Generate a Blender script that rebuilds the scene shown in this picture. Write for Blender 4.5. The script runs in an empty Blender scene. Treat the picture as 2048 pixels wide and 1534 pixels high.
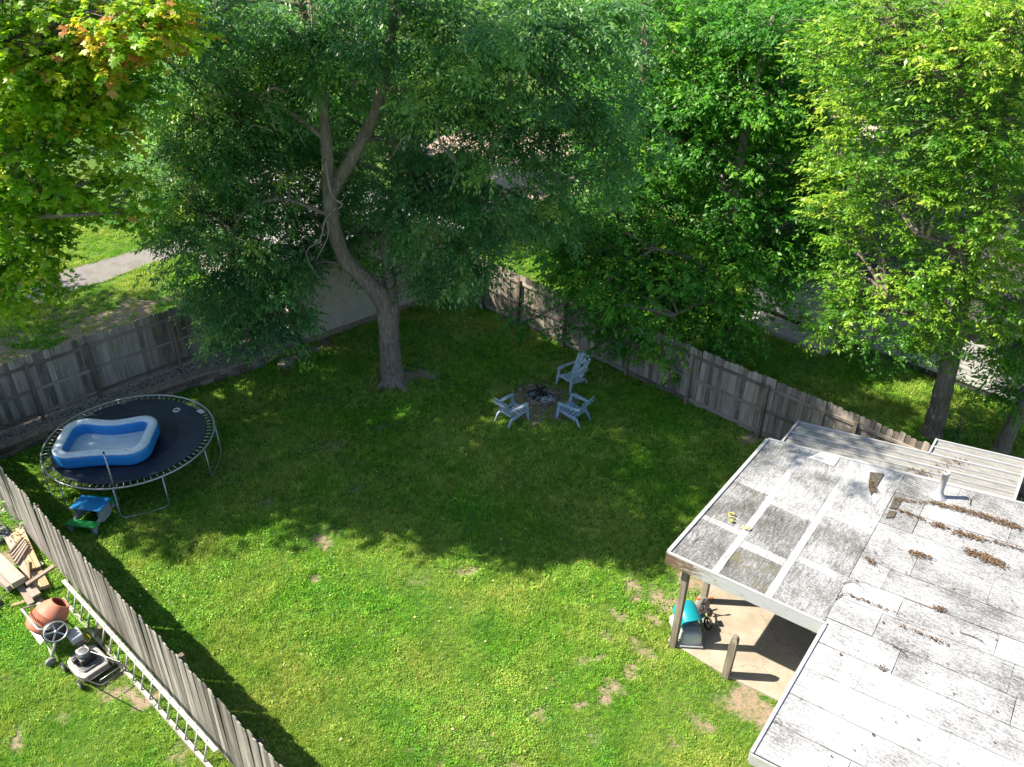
import bpy, math, random
import numpy as np
from mathutils import Matrix, Vector

# ---------------------------------------------------------------- camera, world, sun, exposure
SC = bpy.context.scene
COL = SC.collection
FPX, PITCH, ROLL, CAMH = 1628.3, 0.554679, 0.025086, 12.986
W_, H_ = 2048.0, 1534.0
_f = np.array([0, math.cos(PITCH), -math.sin(PITCH)]); _r = np.array([1., 0, 0]); _u = np.cross(_r, _f)
_c, _s = math.cos(ROLL), math.sin(ROLL)
CR = np.array([_c*_r + _s*_u, -_s*_r + _c*_u, _f])
cam = bpy.data.objects.new('camera', bpy.data.cameras.new('camera'))
cam.data.sensor_width = 36.0
cam.data.lens = 36.0*FPX/W_
cam.data.clip_end = 3000
cam.matrix_world = Matrix(((CR[0][0], CR[1][0], -CR[2][0], 0), (CR[0][1], CR[1][1], -CR[2][1], 0),
                           (CR[0][2], CR[1][2], -CR[2][2], CAMH), (0, 0, 0, 1)))
COL.objects.link(cam)
SC.camera = cam

SUN_EL = math.radians(48.5)
SUN_AZ = math.radians(-87.5)          # from +Y, clockwise
w = bpy.data.worlds.new('World'); SC.world = w; w.use_nodes = True
nt = w.node_tree
sky = nt.nodes.new('ShaderNodeTexSky'); sky.sky_type = 'NISHITA'; sky.sun_disc = False
sky.sun_elevation = SUN_EL; sky.sun_rotation = SUN_AZ % (2*math.pi)
bg = nt.nodes['Background']; bg.inputs['Strength'].default_value = 0.085
nt.links.new(sky.outputs[0], bg.inputs[0])
sun = bpy.data.objects.new('sun', bpy.data.lights.new('sun', 'SUN'))
sun.data.energy = 4.9; sun.data.angle = math.radians(0.55); sun.data.color = (1.0, 0.905, 0.73)
_sd = Vector((math.sin(SUN_AZ)*math.cos(SUN_EL), math.cos(SUN_AZ)*math.cos(SUN_EL), math.sin(SUN_EL)))
sun.rotation_euler = _sd.to_track_quat('Z', 'Y').to_euler()
sun.location = (-30, 10, 40)
COL.objects.link(sun)
vs = SC.view_settings
vs.view_transform = 'Standard'; vs.look = 'None'; vs.gamma = 1.0; vs.use_curve_mapping = False
vs.exposure = 1.52
SC.cycles.max_bounces = 6; SC.cycles.diffuse_bounces = 3; SC.cycles.glossy_bounces = 2
SC.cycles.transmission_bounces = 4; SC.cycles.transparent_max_bounces = 6

rng = np.random.default_rng(7)
random.seed(7)
PI = math.pi

def at(px, py, z=0.0):
    """point at height z on the ray through a photo pixel"""
    d = np.array([(px-W_/2)/FPX, -(py-H_/2)/FPX, 1.0]) @ CR
    t = (z-CAMH)/d[2]
    return np.array([d[0]*t, d[1]*t, z])

# ---------------------------------------------------------------- material helpers
def newmat(name):
    m = bpy.data.materials.new(name); m.use_nodes = True
    return m, m.node_tree, m.node_tree.nodes['Principled BSDF']

def N(nt, typ, **kw):
    n = nt.nodes.new(typ)
    for k, v in kw.items():
        if k in n.inputs: n.inputs[k].default_value = v
        else: setattr(n, k, v)
    return n

def ramp(nt, fac, stops):
    r = nt.nodes.new('ShaderNodeValToRGB')
    e = r.color_ramp.elements
    while len(e) < len(stops): e.new(0.5)
    for i, (p, c) in enumerate(stops):
        e[i].position = p; e[i].color = (c[0], c[1], c[2], 1)
    nt.links.new(fac, r.inputs[0])
    return r.outputs[0]

def mixc(nt, fac, a, b, mode='MIX'):
    m = nt.nodes.new('ShaderNodeMix'); m.data_type = 'RGBA'; m.blend_type = mode
    for s, v in ((0, fac), (6, a), (7, b)):
        if hasattr(v, 'links'): nt.links.new(v, m.inputs[s])
        elif s == 0: m.inputs[0].default_value = v
        else: m.inputs[s].default_value = (v[0], v[1], v[2], 1)
    return m.outputs[2]

def math_(nt, op, a, b=None, clamp=False):
    m = nt.nodes.new('ShaderNodeMath'); m.operation = op; m.use_clamp = clamp
    for i, v in enumerate((a, b)):
        if v is None: continue
        if hasattr(v, 'links'): nt.links.new(v, m.inputs[i])
        else: m.inputs[i].default_value = v
    return m.outputs[0]

def noise(nt, vec, scale, detail=4, rough=0.6, dist=0.0):
    n = N(nt, 'ShaderNodeTexNoise', Scale=scale, Detail=detail, Roughness=rough, Distortion=dist)
    if vec is not None: nt.links.new(vec, n.inputs['Vector'])
    return n.outputs['Fac']

def mapping(nt, vec, scale=(1, 1, 1), rot=(0, 0, 0)):
    m = N(nt, 'ShaderNodeMapping'); m.inputs['Scale'].default_value = scale; m.inputs['Rotation'].default_value = rot
    nt.links.new(vec, m.inputs[0]); return m.outputs[0]

def objvec(nt): return nt.nodes.new('ShaderNodeTexCoord').outputs['Object']
def worldvec(nt): return nt.nodes.new('ShaderNodeNewGeometry').outputs['Position']

def bump(nt, b, h, strength=0.3, dist=0.02):
    n = N(nt, 'ShaderNodeBump', Strength=strength, Distance=dist)
    nt.links.new(h, n.inputs['Height']); nt.links.new(n.outputs[0], b.inputs['Normal'])

def plain(name, c, rough=0.6, metal=0.0, var=0.12, scale=6.0, spec=0.5, c2=None):
    """a colour with fine dirt / fading so that nothing is perfectly uniform"""
    m, nt, b = newmat(name)
    v = objvec(nt)
    c = tuple(x*.8 for x in c); c2 = tuple(x*.8 for x in c2) if c2 else None
    n = noise(nt, v, scale, 5, 0.65)
    c2 = c2 or tuple(x*(1-2.2*var) for x in c)
    c3 = tuple(min(1, x*(1+var)) for x in c)
    nt.links.new(ramp(nt, n, [(0.28, c2), (0.55, c), (0.8, c3)]), b.inputs['Base Color'])
    b.inputs['Roughness'].default_value = rough; b.inputs['Metallic'].default_value = metal
    b.inputs['Specular IOR Level'].default_value = spec
    return m

def wood(name, dark, mid, light, axis=2, rough=0.85, objvar=0.45):
    m, nt, b = newmat(name)
    dark, mid, light = [tuple(x*.8 for x in c_) for c_ in (dark, mid, light)]
    v = objvec(nt)
    oi = nt.nodes.new('ShaderNodeObjectInfo')
    add = nt.nodes.new('ShaderNodeVectorMath'); add.operation = 'ADD'
    nt.links.new(v, add.inputs[0])
    cx = nt.nodes.new('ShaderNodeCombineXYZ')
    for i in range(3): nt.links.new(math_(nt, 'MULTIPLY', oi.outputs['Random'], 37.0+i*11), cx.inputs[i])
    nt.links.new(cx.outputs[0], add.inputs[1])
    sc = [26, 26, 26]; sc[axis] = 1.1
    g = noise(nt, mapping(nt, add.outputs[0], sc), 1.0, 5, 0.7)
    blot = noise(nt, add.outputs[0], 1.7, 3, 0.6)
    k = math_(nt, 'ADD', math_(nt, 'MULTIPLY', math_(nt, 'SUBTRACT', math_(nt, 'MULTIPLY', g, 1.5), .25), 0.7), math_(nt, 'MULTIPLY', blot, 0.45))
    k = math_(nt, 'ADD', k, math_(nt, 'MULTIPLY', math_(nt, 'SUBTRACT', oi.outputs['Random'], 0.5), objvar))
    nt.links.new(ramp(nt, k, [(0.3, dark), (0.56, mid), (0.85, light)]), b.inputs['Base Color'])
    b.inputs['Roughness'].default_value = rough
    bump(nt, b, g, 0.5, 0.004)
    return m

# ---------------------------------------------------------------- mesh helpers
class MB:
    def __init__(s): s.v = []; s.f = []; s.n = 0
    def add(s, verts, faces):
        verts = np.asarray(verts, float)
        s.v.append(verts); s.f += [tuple(int(i)+s.n for i in fc) for fc in faces]; s.n += len(verts)
        return s
    def box(s, c, size, M=None, taper=1.0):
        x, y, z = [a/2 for a in size]
        P = np.array([(-x, -y, -z), (x, -y, -z), (x, y, -z), (-x, y, -z), (-x*taper, -y*taper, z), (x*taper, -y*taper, z), (x*taper, y*taper, z), (-x*taper, y*taper, z)])
        if M is not None: P = P @ np.asarray(M).T
        return s.add(P+np.asarray(c, float), [(3, 2, 1, 0), (4, 5, 6, 7), (0, 1, 5, 4), (1, 2, 6, 5), (2, 3, 7, 6), (3, 0, 4, 7)])
    def beam(s, a, b, w_, h_, up=(0, 0, 1)):
        a = np.asarray(a, float); b = np.asarray(b, float); d = b-a; L = np.linalg.norm(d); d /= L
        sd = np.cross(np.asarray(up, float), d); sd /= np.linalg.norm(sd); u2 = np.cross(d, sd)
        return s.box((a+b)/2, (L, w_, h_), np.stack([d, sd, u2], 1))
    def quadslab(s, q, t):
        """q: 4 top corners (counter-clockwise from above), thickness t downwards"""
        q = np.asarray(q, float); b = q-np.array([0, 0, t])
        return s.add(np.concatenate([q, b]), [(0, 1, 2, 3), (7, 6, 5, 4), (4, 5, 1, 0), (5, 6, 2, 1), (6, 7, 3, 2), (7, 4, 0, 3)])
    def tube(s, pts, rad, seg=8, cap=True, closed=False):
        P = np.asarray(pts, float); n = len(P)
        rad = np.broadcast_to(np.asarray(rad, float), (n,))
        if closed: T = np.roll(P, -1, 0)-np.roll(P, 1, 0)
        else: T = np.gradient(P, axis=0)
        T /= np.linalg.norm(T, axis=1)[:, None]+1e-12
        ref = np.array([0, 0, 1.]) if abs(T[0][2]) < .9 else np.array([1., 0, 0])
        a = np.cross(T[0], ref); a /= np.linalg.norm(a)
        V = []
        for i in range(n):
            a = a-T[i]*(a@T[i]); a /= np.linalg.norm(a)
            b = np.cross(T[i], a)
            for k in range(seg):
                th = 2*PI*k/seg
                V.append(P[i]+rad[i]*(math.cos(th)*a+math.sin(th)*b))
        F = []
        m = n if closed else n-1
        for i in range(m):
            j = (i+1) % n
            for k in range(seg):
                k2 = (k+1) % seg
                F.append((i*seg+k, i*seg+k2, j*seg+k2, j*seg+k))
        if cap and not closed:
            F.append(tuple(range(seg))[::-1]); F.append(tuple((n-1)*seg+k for k in range(seg)))
        return s.add(V, F)
    def lathe(s, prof, seg=24, M=None, c=(0, 0, 0)):
        V = []
        for r, z in prof:
            for k in range(seg):
                th = 2*PI*k/seg; V.append((r*math.cos(th), r*math.sin(th), z))
        F = []
        for i in range(len(prof)-1):
            for k in range(seg):
                k2 = (k+1) % seg
                F.append((i*seg+k, i*seg+k2, (i+1)*seg+k2, (i+1)*seg+k))
        V = np.array(V)
        if M is not None: V = V @ np.asarray(M).T
        return s.add(V+np.asarray(c, float), F)
    def prism(s, poly, z0, z1):
        n = len(poly)
        V = [(x, y, z0) for x, y in poly]+[(x, y, z1) for x, y in poly]
        return s.add(V, [tuple(range(n))[::-1], tuple(range(n, 2*n))]+[(i, (i+1) % n, n+(i+1) % n, n+i) for i in range(n)])
    def mesh(s, name, mat=None, smooth=False):
        me = bpy.data.meshes.new(name)
        me.from_pydata(np.concatenate(s.v).tolist(), [], s.f)
        if mat: me.materials.append(mat)
        if smooth: me.polygons.foreach_set('use_smooth', [True]*len(me.polygons))
        me.update()
        return me
    def build(s, name, mat, parent=None, smooth=False, bevel=0.0):
        return put(name, s.mesh(name, mat, smooth), parent, bevel)

def put(name, me, parent=None, bevel=0.0, seg=2):
    o = bpy.data.objects.new(name, me); COL.objects.link(o)
    if parent is not None: o.parent = parent
    if bevel:
        b = o.modifiers.new('bevel', 'BEVEL'); b.width = bevel; b.segments = seg; b.limit_method = 'ANGLE'
    return o

def tag(o, label, cat, group=None, kind=None):
    o['label'] = label; o['category'] = cat
    if group: o['group'] = group
    if kind: o['kind'] = kind
    return o

def thing(name, label, cat, loc=(0, 0, 0), rz=0.0, group=None):
    o = bpy.data.objects.new(name, None); COL.objects.link(o)
    o.location = loc; o.rotation_euler = (0, 0, rz); o.empty_display_size = 0.2
    return tag(o, label, cat, group)

def struct(o): o['kind'] = 'structure'; return o

def fast_mesh(name, V, nper, mat, attrs=None, smooth=False):
    """V: (n*nper,3) vertices, each face takes nper consecutive ones"""
    me = bpy.data.meshes.new(name); nv = len(V); nf = nv//nper
    me.vertices.add(nv); me.vertices.foreach_set('co', np.ascontiguousarray(V, np.float32).ravel())
    me.loops.add(nv); me.loops.foreach_set('vertex_index', np.arange(nv, dtype=np.int32))
    me.polygons.add(nf); me.polygons.foreach_set('loop_start', np.arange(0, nv, nper, dtype=np.int32))
    me.polygons.foreach_set('loop_total', np.full(nf, nper, np.int32))
    for k, a in (attrs or {}).items():
        at_ = me.attributes.new(k, 'FLOAT', 'POINT'); at_.data.foreach_set('value', np.ascontiguousarray(a, np.float32))
    me.materials.append(mat)
    me.update(calc_edges=True)
    return me

# value noise for masks on the ground
_G = np.random.default_rng(3).random((256, 256))
def vnoise(x, y, s):
    x = np.asarray(x)*s+91.7; y = np.asarray(y)*s+47.3
    xi = np.floor(x).astype(int); yi = np.floor(y).astype(int)
    fx = x-xi; fy = y-yi; fx = fx*fx*(3-2*fx); fy = fy*fy*(3-2*fy)
    g = lambda a, b: _G[a % 256, b % 256]
    return (g(xi, yi)*(1-fx)+g(xi+1, yi)*fx)*(1-fy)+(g(xi, yi+1)*(1-fx)+g(xi+1, yi+1)*fx)*fy
def fbm(x, y, s, o=4):
    r = 0; a = .5; t = 0
    for i in range(o):
        r = r+a*vnoise(x+i*13.1, y-i*7.7, s*2**i); t += a; a *= .55
    return r/t

# ---------------------------------------------------------------- ground masks
SPOTS = [(925, 1146, .24, 1), (808, 1057, .2, 1), (652, 1078, .26, .8), (642, 1155, .2, .7), (665, 893, .55, .62), (700, 925, .4, .55), (1265, 1188, .25, .8), (1240, 1222, .28, .7),
         (1215, 1268, .25, .6), (1320, 1190, .45, .75), (1345, 1215, .4, .8), (1290, 1130, .3, .5), (1285, 1300, .3, .7), (1230, 1382, .28, .8), (1185, 1320, .22, .6), (1065, 1415, .25, .7),
         (1405, 1450, .25, .7), (1350, 1480, .25, .6), (1480, 1400, .5, 1.1), (1525, 1425, .42, 1.1), (1000, 1515, .7, .5), (1085, 800, 1.25, 1.15), (1105, 815, 1.0, 1.1), (1060, 835, .7, .8), (1028, 845, .4, .7), (1150, 838, .4, .7), (1135, 785, .4, .7), (1370, 1145, .4, 1), (1300, 1240, .3, .8), (1255, 1160, .3, .8), (980, 1500, .8, .5), (1020, 1525, .8, .5), (1200, 1400, .25, .8), (1260, 1340, .3, .7), (1150, 1410, .22, .8), (1100, 1300, .22, .5), (715, 970, .4, .6), (800, 756, .75, .9), (850, 745, .5, .9), (740, 768, .5, .6),
         (540, 1000, .3, .65), (480, 960, .3, .6), (245, 1385, .38, 1.1), (275, 1392, .3, 1), (225, 1350, .3, .7), (30, 1490, .25, .7), (355, 1522, .3, .6), (1380, 835, .16, 1), (1500, 880, .4, .8), (765, 850, .2, .7),
         (1050, 925, .2, .7), (650, 690, .5, .8), (700, 660, .45, .7), (20, 1360, .3, .5), (12, 1120, .5, .8), (40, 1060, .5, .7), (200, 1255, .3, .9), (1380, 1160, .5, 1), (1420, 1170, .5, 1), (570, 740, .5, .6), (1290, 760, .3, .6), (1200, 715, .4, .7),
         (1120, 665, .4, .7), (120, 1440, .3, .5), (640, 1270, .4, .4), (880, 1330, .3, .4), (560, 1380, .5, .35), (860, 1480, .5, .4), (1180, 1480, .4, .5), (1130, 1240, .3, .4)]
SPW = [(at(a, b)[0], at(a, b)[1], r*1.12, min(1.2, k*1.3)) for a, b, r, k in SPOTS]
def bare_mask(x, y):
    wx = x+(fbm(x, y, 2.2, 3)-.5)*.7; wy = y+(fbm(x+50, y+9, 2.2, 3)-.5)*.7
    m = np.zeros_like(x)
    for sx, sy, r, k in SPW:
        d = np.hypot(wx-sx, wy-sy)/r
        m = np.maximum(m, k*np.clip(1.25-d*.95, 0, 1))
    # dry strip between driveway and fence on the left, outside the yard
    s = -(x+13.37)*.731+(y-17.27)*.682        # distance beyond fence A
    t = (x+13.37)*.682+(y-17.27)*.731
    strip = np.clip(1-np.abs(s-5.4)/3.2, 0, 1)*np.clip((10-t)/4, 0, 1)
    m = np.maximum(m, strip*np.clip((fbm(x, y, .9, 4)-.30)*5, 0, 1)*1.25)
    m = np.maximum(m, np.clip((fbm(x+31, y+17, .8, 4)-.6)*3.2, 0, .5))
    return np.clip(m, 0, 1)
def dry_mask(x, y):
    return np.clip((fbm(x+7, y+3, .35, 4)-.36)*2.6, 0, 1)

# ---------------------------------------------------------------- ground
def axis_pts(lo, hi, step, far_lo, far_hi):
    a = np.arange(lo, hi+1e-6, step); out = [far_lo]; 
    lows = lo-np.geomspace(1, lo-far_lo, 14)[::-1]; highs = hi+np.geomspace(1, far_hi-hi, 14)
    return np.concatenate([lows, a, highs])
gx = axis_pts(-20, 20, .125, -700, 700); gy = axis_pts(4, 40, .125, -60, 1400)
X, Y = np.meshgrid(gx, gy)
Xf, Yf = X.ravel(), Y.ravel()
bare = bare_mask(Xf, Yf); dry = dry_mask(Xf, Yf)
near = ((Xf > -20) & (Xf < 20) & (Yf > 4) & (Yf < 40))
Z = np.where(near, (fbm(Xf, Yf, .5, 3)-.5)*.03-bare*.012-.012, -.02)
me = bpy.data.meshes.new('ground')
nx, ny = len(gx), len(gy)
me.vertices.add(nx*ny); me.vertices.foreach_set('co', np.stack([Xf, Yf, Z], 1).astype(np.float32).ravel())
i = (np.arange(nx-1)[None, :]+nx*np.arange(ny-1)[:, None]).ravel()
q = np.stack([i, i+1, i+1+nx, i+nx], 1).astype(np.int32)
me.loops.add(q.size); me.loops.foreach_set('vertex_index', q.ravel())
me.polygons.add(len(q)); me.polygons.foreach_set('loop_start', np.arange(0, q.size, 4, dtype=np.int32)); me.polygons.foreach_set('loop_total', np.full(len(q), 4, np.int32))
me.polygons.foreach_set('use_smooth', [True]*len(q))
for nm, a in (('bare', bare), ('dry', dry)):
    t = me.attributes.new(nm, 'FLOAT', 'POINT'); t.data.foreach_set('value', a.astype(np.float32))
me.update(calc_edges=True)
m, nt, b = newmat('ground')
v = worldvec(nt)
ab = nt.nodes.new('ShaderNodeAttribute'); ab.attribute_name = 'bare'
ad = nt.nodes.new('ShaderNodeAttribute'); ad.attribute_name = 'dry'
n1 = noise(nt, v, 9, 6, .7); n2 = noise(nt, v, 45, 4, .7)
g1 = ramp(nt, n2, [(.3, (.018, .055, .01)), (.52, (.042, .125, .016)), (.75, (.10, .21, .03))])
g2 = ramp(nt, n2, [(.3, (.045, .075, .015)), (.52, (.10, .155, .03)), (.75, (.21, .25, .07))])
g = mixc(nt, ad.outputs['Fac'], g1, g2)
so = ramp(nt, n2, [(.3, (.15, .11, .08)), (.55, (.31, .235, .175)), (.8, (.45, .37, .29))])
f = math_(nt, 'MULTIPLY', math_(nt, 'ADD', math_(nt, 'SUBTRACT', ab.outputs['Fac'], .45), math_(nt, 'MULTIPLY', math_(nt, 'SUBTRACT', n1, .5), 1.9)), 1.7, True)
nt.links.new(mixc(nt, f, g, so), b.inputs['Base Color'])
b.inputs['Roughness'].default_value = .95; b.inputs['Specular IOR Level'].default_value = .15
bump(nt, b, n2, .8, .03)
me.materials.append(m)
ground = struct(put('ground', me))

# shared materials
M_WOODA = wood('weathered_fence', (.115, .10, .085), (.285, .248, .212), (.48, .43, .38))
M_WOODC = wood('sunbleached_fence', (.085, .075, .066), (.20, .183, .168), (.36, .335, .31), objvar=.62)
M_RAIL = wood('fence_rail', (.10, .085, .07), (.24, .20, .17), (.40, .35, .30), axis=0)
M_POST = wood('fence_post', (.07, .05, .038), (.17, .125, .095), (.30, .235, .19))
M_GREYPOST = wood('grey_post', (.15, .125, .095), (.31, .265, .21), (.45, .4, .33))
M_LUMB = wood('new_lumber', (.27, .18, .095), (.42, .31, .185), (.54, .43, .29), axis=0, objvar=.5)
M_LUMBG = wood('old_lumber', (.16, .12, .095), (.30, .245, .21), (.44, .38, .34), axis=0, objvar=.5)
M_ALU = plain('aluminium', (.56, .55, .53), .42, .35, .1, 14)
M_STEEL = plain('galvanised_steel', (.55, .56, .58), .38, .75, .12, 18)
M_BLACK = plain('black_plastic', (.018, .018, .02), .5, 0, .2, 12)
M_RUBBER = plain('rubber', (.03, .03, .032), .85, 0, .25, 14)
M_WHITEP = plain('white_plastic', (.74, .75, .76), .4, 0, .07, 5)
M_CONC = None

# ---------------------------------------------------------------- concrete patio, driveway, street
def ground_sheet(name, poly, z, mat, sub=0.25, rag=0.0):
    """flat sheet: a polygon in plan with a ragged outline"""
    P = np.array(poly, float); out = []
    for i in range(len(P)):
        a, b_ = P[i], P[(i+1) % len(P)]; n = max(1, int(np.hypot(*(b_-a))/sub))
        for k in range(n):
            p = a+(b_-a)*k/n
            out.append(p+(np.array([fbm(p[0]*1., p[1]*1., 1.3, 3), fbm(p[0]+40, p[1]+9, 1.3, 3)])-.5)*rag*2)
    me = bpy.data.meshes.new(name)
    me.from_pydata([(p[0], p[1], z) for p in out], [], [tuple(range(len(out)))])
    me.materials.append(mat)
    return struct(put(name, me))

m, nt, b = newmat('gravel_road')
v = worldvec(nt); n1 = noise(nt, v, 60, 3, .8); n2 = noise(nt, v, 1.2, 4, .6)
c = ramp(nt, n1, [(.3, (.11, .103, .10)), (.5, (.20, .19, .188)), (.75, (.32, .305, .305))])
c = mixc(nt, ramp(nt, n2, [(.45, (0, 0, 0)), (.65, (.7, .7, .7))]), c, (.13, .115, .10))
nt.links.new(c, b.inputs['Base Color']); b.inputs['Roughness'].default_value = .95; bump(nt, b, n1, .9, .03)
M_GRAVEL = m
ground_sheet('gravel_driveway', [tuple(at(*q_)[:2]) for q_ in ((-420, 800), (-150, 710), (0, 630), (110, 596), (250, 548), (356, 514), (420, 500), (420, 455), (329, 486), (200, 520), (50, 561), (0, 590), (-150, 660), (-420, 730))], .014, M_GRAVEL, rag=.3)

m, nt, b = newmat('tan_dirt')
v = worldvec(nt); n1 = noise(nt, v, 3, 6, .7); n2 = noise(nt, v, .6, 3, .6)
c = ramp(nt, n1, [(.3, (.24, .17, .14)), (.55, (.33, .245, .205)), (.8, (.4, .32, .28))])
nt.links.new(c, b.inputs['Base Color']); b.inputs['Roughness'].default_value = .95; bump(nt, b, n1, .5, .05)
ground_sheet('dirt_lot', [(-5.2, 35.2), (1.5, 36.2), (4.8, 39.8), (4, 48.5), (-2, 52), (-6.5, 46)], .016, m, rag=.8)
m, nt, b = newmat('asphalt')
v = worldvec(nt); n1 = noise(nt, v, 30, 4, .7)
nt.links.new(ramp(nt, n1, [(.3, (.10, .10, .105)), (.7, (.2, .2, .21))]), b.inputs['Base Color']); b.inputs['Roughness'].default_value = .9
ground_sheet('street', [(9.5, 33), (14, 28.5), (60, 62), (55, 68)], .016, m, rag=.1)

# house frame (u along the porch fascia, v back along the roof edge)
HO = (2.94, 11.15); HA = math.radians(-36)
d1 = np.array([math.cos(HA), math.sin(HA)]); d2 = np.array([-d1[1], d1[0]])
def uvw(u, v_, z=0.0):
    p = np.array(HO)+u*d1+v_*d2; return (p[0], p[1], z)
def touv(p): 
    r = np.array(p[:2])-np.array(HO); return r@d1, r@d2

m, nt, b = newmat('concrete')
v = worldvec(nt); n1 = noise(nt, v, 1.3, 5, .65); n2 = noise(nt, v, 30, 4, .7)
vor = N(nt, 'ShaderNodeTexVoronoi', Scale=.62, feature='DISTANCE_TO_EDGE')
wv = nt.nodes.new('ShaderNodeVectorMath'); wv.operation = 'MULTIPLY_ADD'
nz = N(nt, 'ShaderNodeTexNoise', Scale=2.2, Detail=6.0, Roughness=.7); nt.links.new(v, nz.inputs[0])
nt.links.new(nz.outputs['Color'], wv.inputs[0]); wv.inputs[1].default_value = (.7, .7, .7); nt.links.new(v, wv.inputs[2])
nt.links.new(wv.outputs[0], vor.inputs['Vector'])
c = ramp(nt, n1, [(.3, (.215, .185, .15)), (.5, (.275, .245, .205)), (.7, (.33, .305, .27))])
c = mixc(nt, .3, c, ramp(nt, n2, [(.3, (.4, .35, .3)), (.7, (.75, .7, .62))]), 'OVERLAY')
crack = ramp(nt, vor.outputs['Distance'], [(.0, (1, 1, 1)), (.009, (0, 0, 0))])
c = mixc(nt, math_(nt, 'MULTIPLY', crack, .75), c, (.16, .12, .09))
nt.links.new(c, b.inputs['Base Color']); b.inputs['Roughness'].default_value = .9; bump(nt, b, n2, .25, .01)
M_CONC = m
PATIO = [(0.2, .27), (1.5, .2), (2.6, .28), (3.6, .33), (3.6, 4.4), (.12, 4.2)]
mb = MB(); mb.prism([uvw(u, v_)[:2] for u, v_ in PATIO], -.1, .045)
patio = struct(mb.build('concrete_patio', M_CONC, bevel=.012))

# ---------------------------------------------------------------- fences
def picket_mesh(name, mat, h, wd=.1405, th=.017, ear=.03, skew=0.0):
    poly = [(-wd/2, 0), (wd/2, 0), (wd/2, h-ear), (wd/2-ear, h+skew), (-wd/2+ear, h), (-wd/2, h-ear)]
    V = [(x, -th/2, z) for x, z in poly]+[(x, th/2, z) for x, z in poly]
    n = 6
    return MB().add(V, [tuple(range(n)), tuple(range(n, 2*n))[::-1]]+[(i, n+i, n+(i+1) % n, (i+1) % n) for i in range(n)]).mesh(name, mat)

def fence(label, p0, p1, z0, side, posts, mat, seed, zslope=0.0, rails=(.13, .84, 1.55), h=1.82, post_h=1.66, group=None):
    r = random.Random(seed)
    p0 = np.array(p0, float); p1 = np.array(p1, float); L = np.hypot(*(p1-p0)); ang = math.atan2(p1[1]-p0[1], p1[0]-p0[0])
    t = thing('wooden_fence', label, 'fence', (p0[0], p0[1], z0), ang, group)
    ms = [picket_mesh('picket', mat, h+dh, skew=sk) for dh, sk in ((0, 0), (-.03, .008), (.022, -.012), (-.012, .015))]
    n = int(L/.1415)
    for i in range(n):
        o = put('picket', r.choice(ms), t)
        o.location = ((i+.5)*L/n, 0, r.uniform(.0, .03)); o.rotation_euler = (r.gauss(0, .006), r.gauss(0, .004), r.gauss(0, .012))
    for x in posts:
        mb = MB(); mb.box((0, 0, post_h/2-.15), (.092, .092, post_h+.3))
        o = mb.build('post', M_POST, t, bevel=.006); o.location = (x, side*.095, 0); o.rotation_euler = (r.gauss(0, .008), r.gauss(0, .008), 0)
    xs = [0]+list(posts)+[L]
    for rz in rails:
        for a, b_ in zip(xs[:-1], xs[1:]):
            if b_-a < .15: continue
            mb = MB(); mb.box((0, 0, 0), (b_-a-.012, .038, .088))
            o = mb.build('rail', M_RAIL, t, bevel=.004); o.location = ((a+b_)/2, side*(.032 if True else 0), rz+r.gauss(0, .008)); o.rotation_euler = (0, r.gauss(0, .003), 0)
    return t, p0, ang, L

CORN = np.array([-14.07, 16.52]); AE = np.array([-7.42, 23.63])
def along(p0, p1, pts):
    d = (np.array(p1)-np.array(p0)); L = np.hypot(*d); d /= L
    return sorted(float((np.array(p[:2])-np.array(p0))@d) for p in pts)
fence('weathered grey fence behind the trampoline above the block retaining wall', CORN, AE, .40, -1,
      along(CORN, AE, [at(90, 839, .4), at(204, 794, .4), at(366, 735, .4), at(366, 735, .4)+np.array([1.64, 1.75, 0])]), M_WOODA, 1)
B0 = np.array([-2.1, 26.98]); B1 = B0+20.0*np.array([.7305, -.683])
pb = along(B0, B1, [at(970, 618), at(1042, 648), at(1130, 690), at(1261, 744), at(1387, 796), at(1518, 871)]); pb += [pb[-1]+2.4, pb[-1]+4.8, pb[-1]+7.1]
fence('long brown grey fence running from the garage corner past the chairs to the house', B0, B1, 0.0, -1, pb, M_WOODA, 2)
C1 = np.array([-2.2, 6.25])
fence('sun bleached fence with the ladder and lumber against its outer side', CORN, C1, 0.0, 1, along(CORN, C1, [at(40, 995), at(148, 1110), at(275, 1245), at(430, 1410)])
      +[13.6], M_WOODC, 3)

# ---------------------------------------------------------------- retaining wall, gravel bed, stepping stones
M_BLOCK = wood('wall_block', (.11, .085, .065), (.235, .19, .155), (.36, .30, .25), axis=0, objvar=.5)
RW = [np.array(p) for p in ((-14.9, 14.75), (-13.1, 16.55), (-9.48, 20.17), (-7.83, 21.42), (-6.9, 22.75))]
rw = thing('retaining_wall', 'low wall of grey concrete blocks holding the gravel bed behind the trampoline', 'retaining wall', (0, 0, 0))
seglen = [np.hypot(*(b-a)) for a, b in zip(RW[:-1], RW[1:])]; tot = sum(seglen)
def onwall(s):
    for (a, b_), l in zip(zip(RW[:-1], RW[1:]), seglen):
        if s <= l: return a+(b_-a)*s/l, (b_-a)/l
        s -= l
    return RW[-1], (RW[-1]-RW[-2])/seglen[-1]
bmesh_block = MB().box((0, 0, 0), (.392, .2, .148)).mesh('block', M_BLOCK)
bmesh_cap = MB().box((0, 0, 0), (.392, .3, .075)).mesh('cap_stone', plain('cap_stone', (.36, .30, .24), .9, 0, .2, 7))
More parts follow.
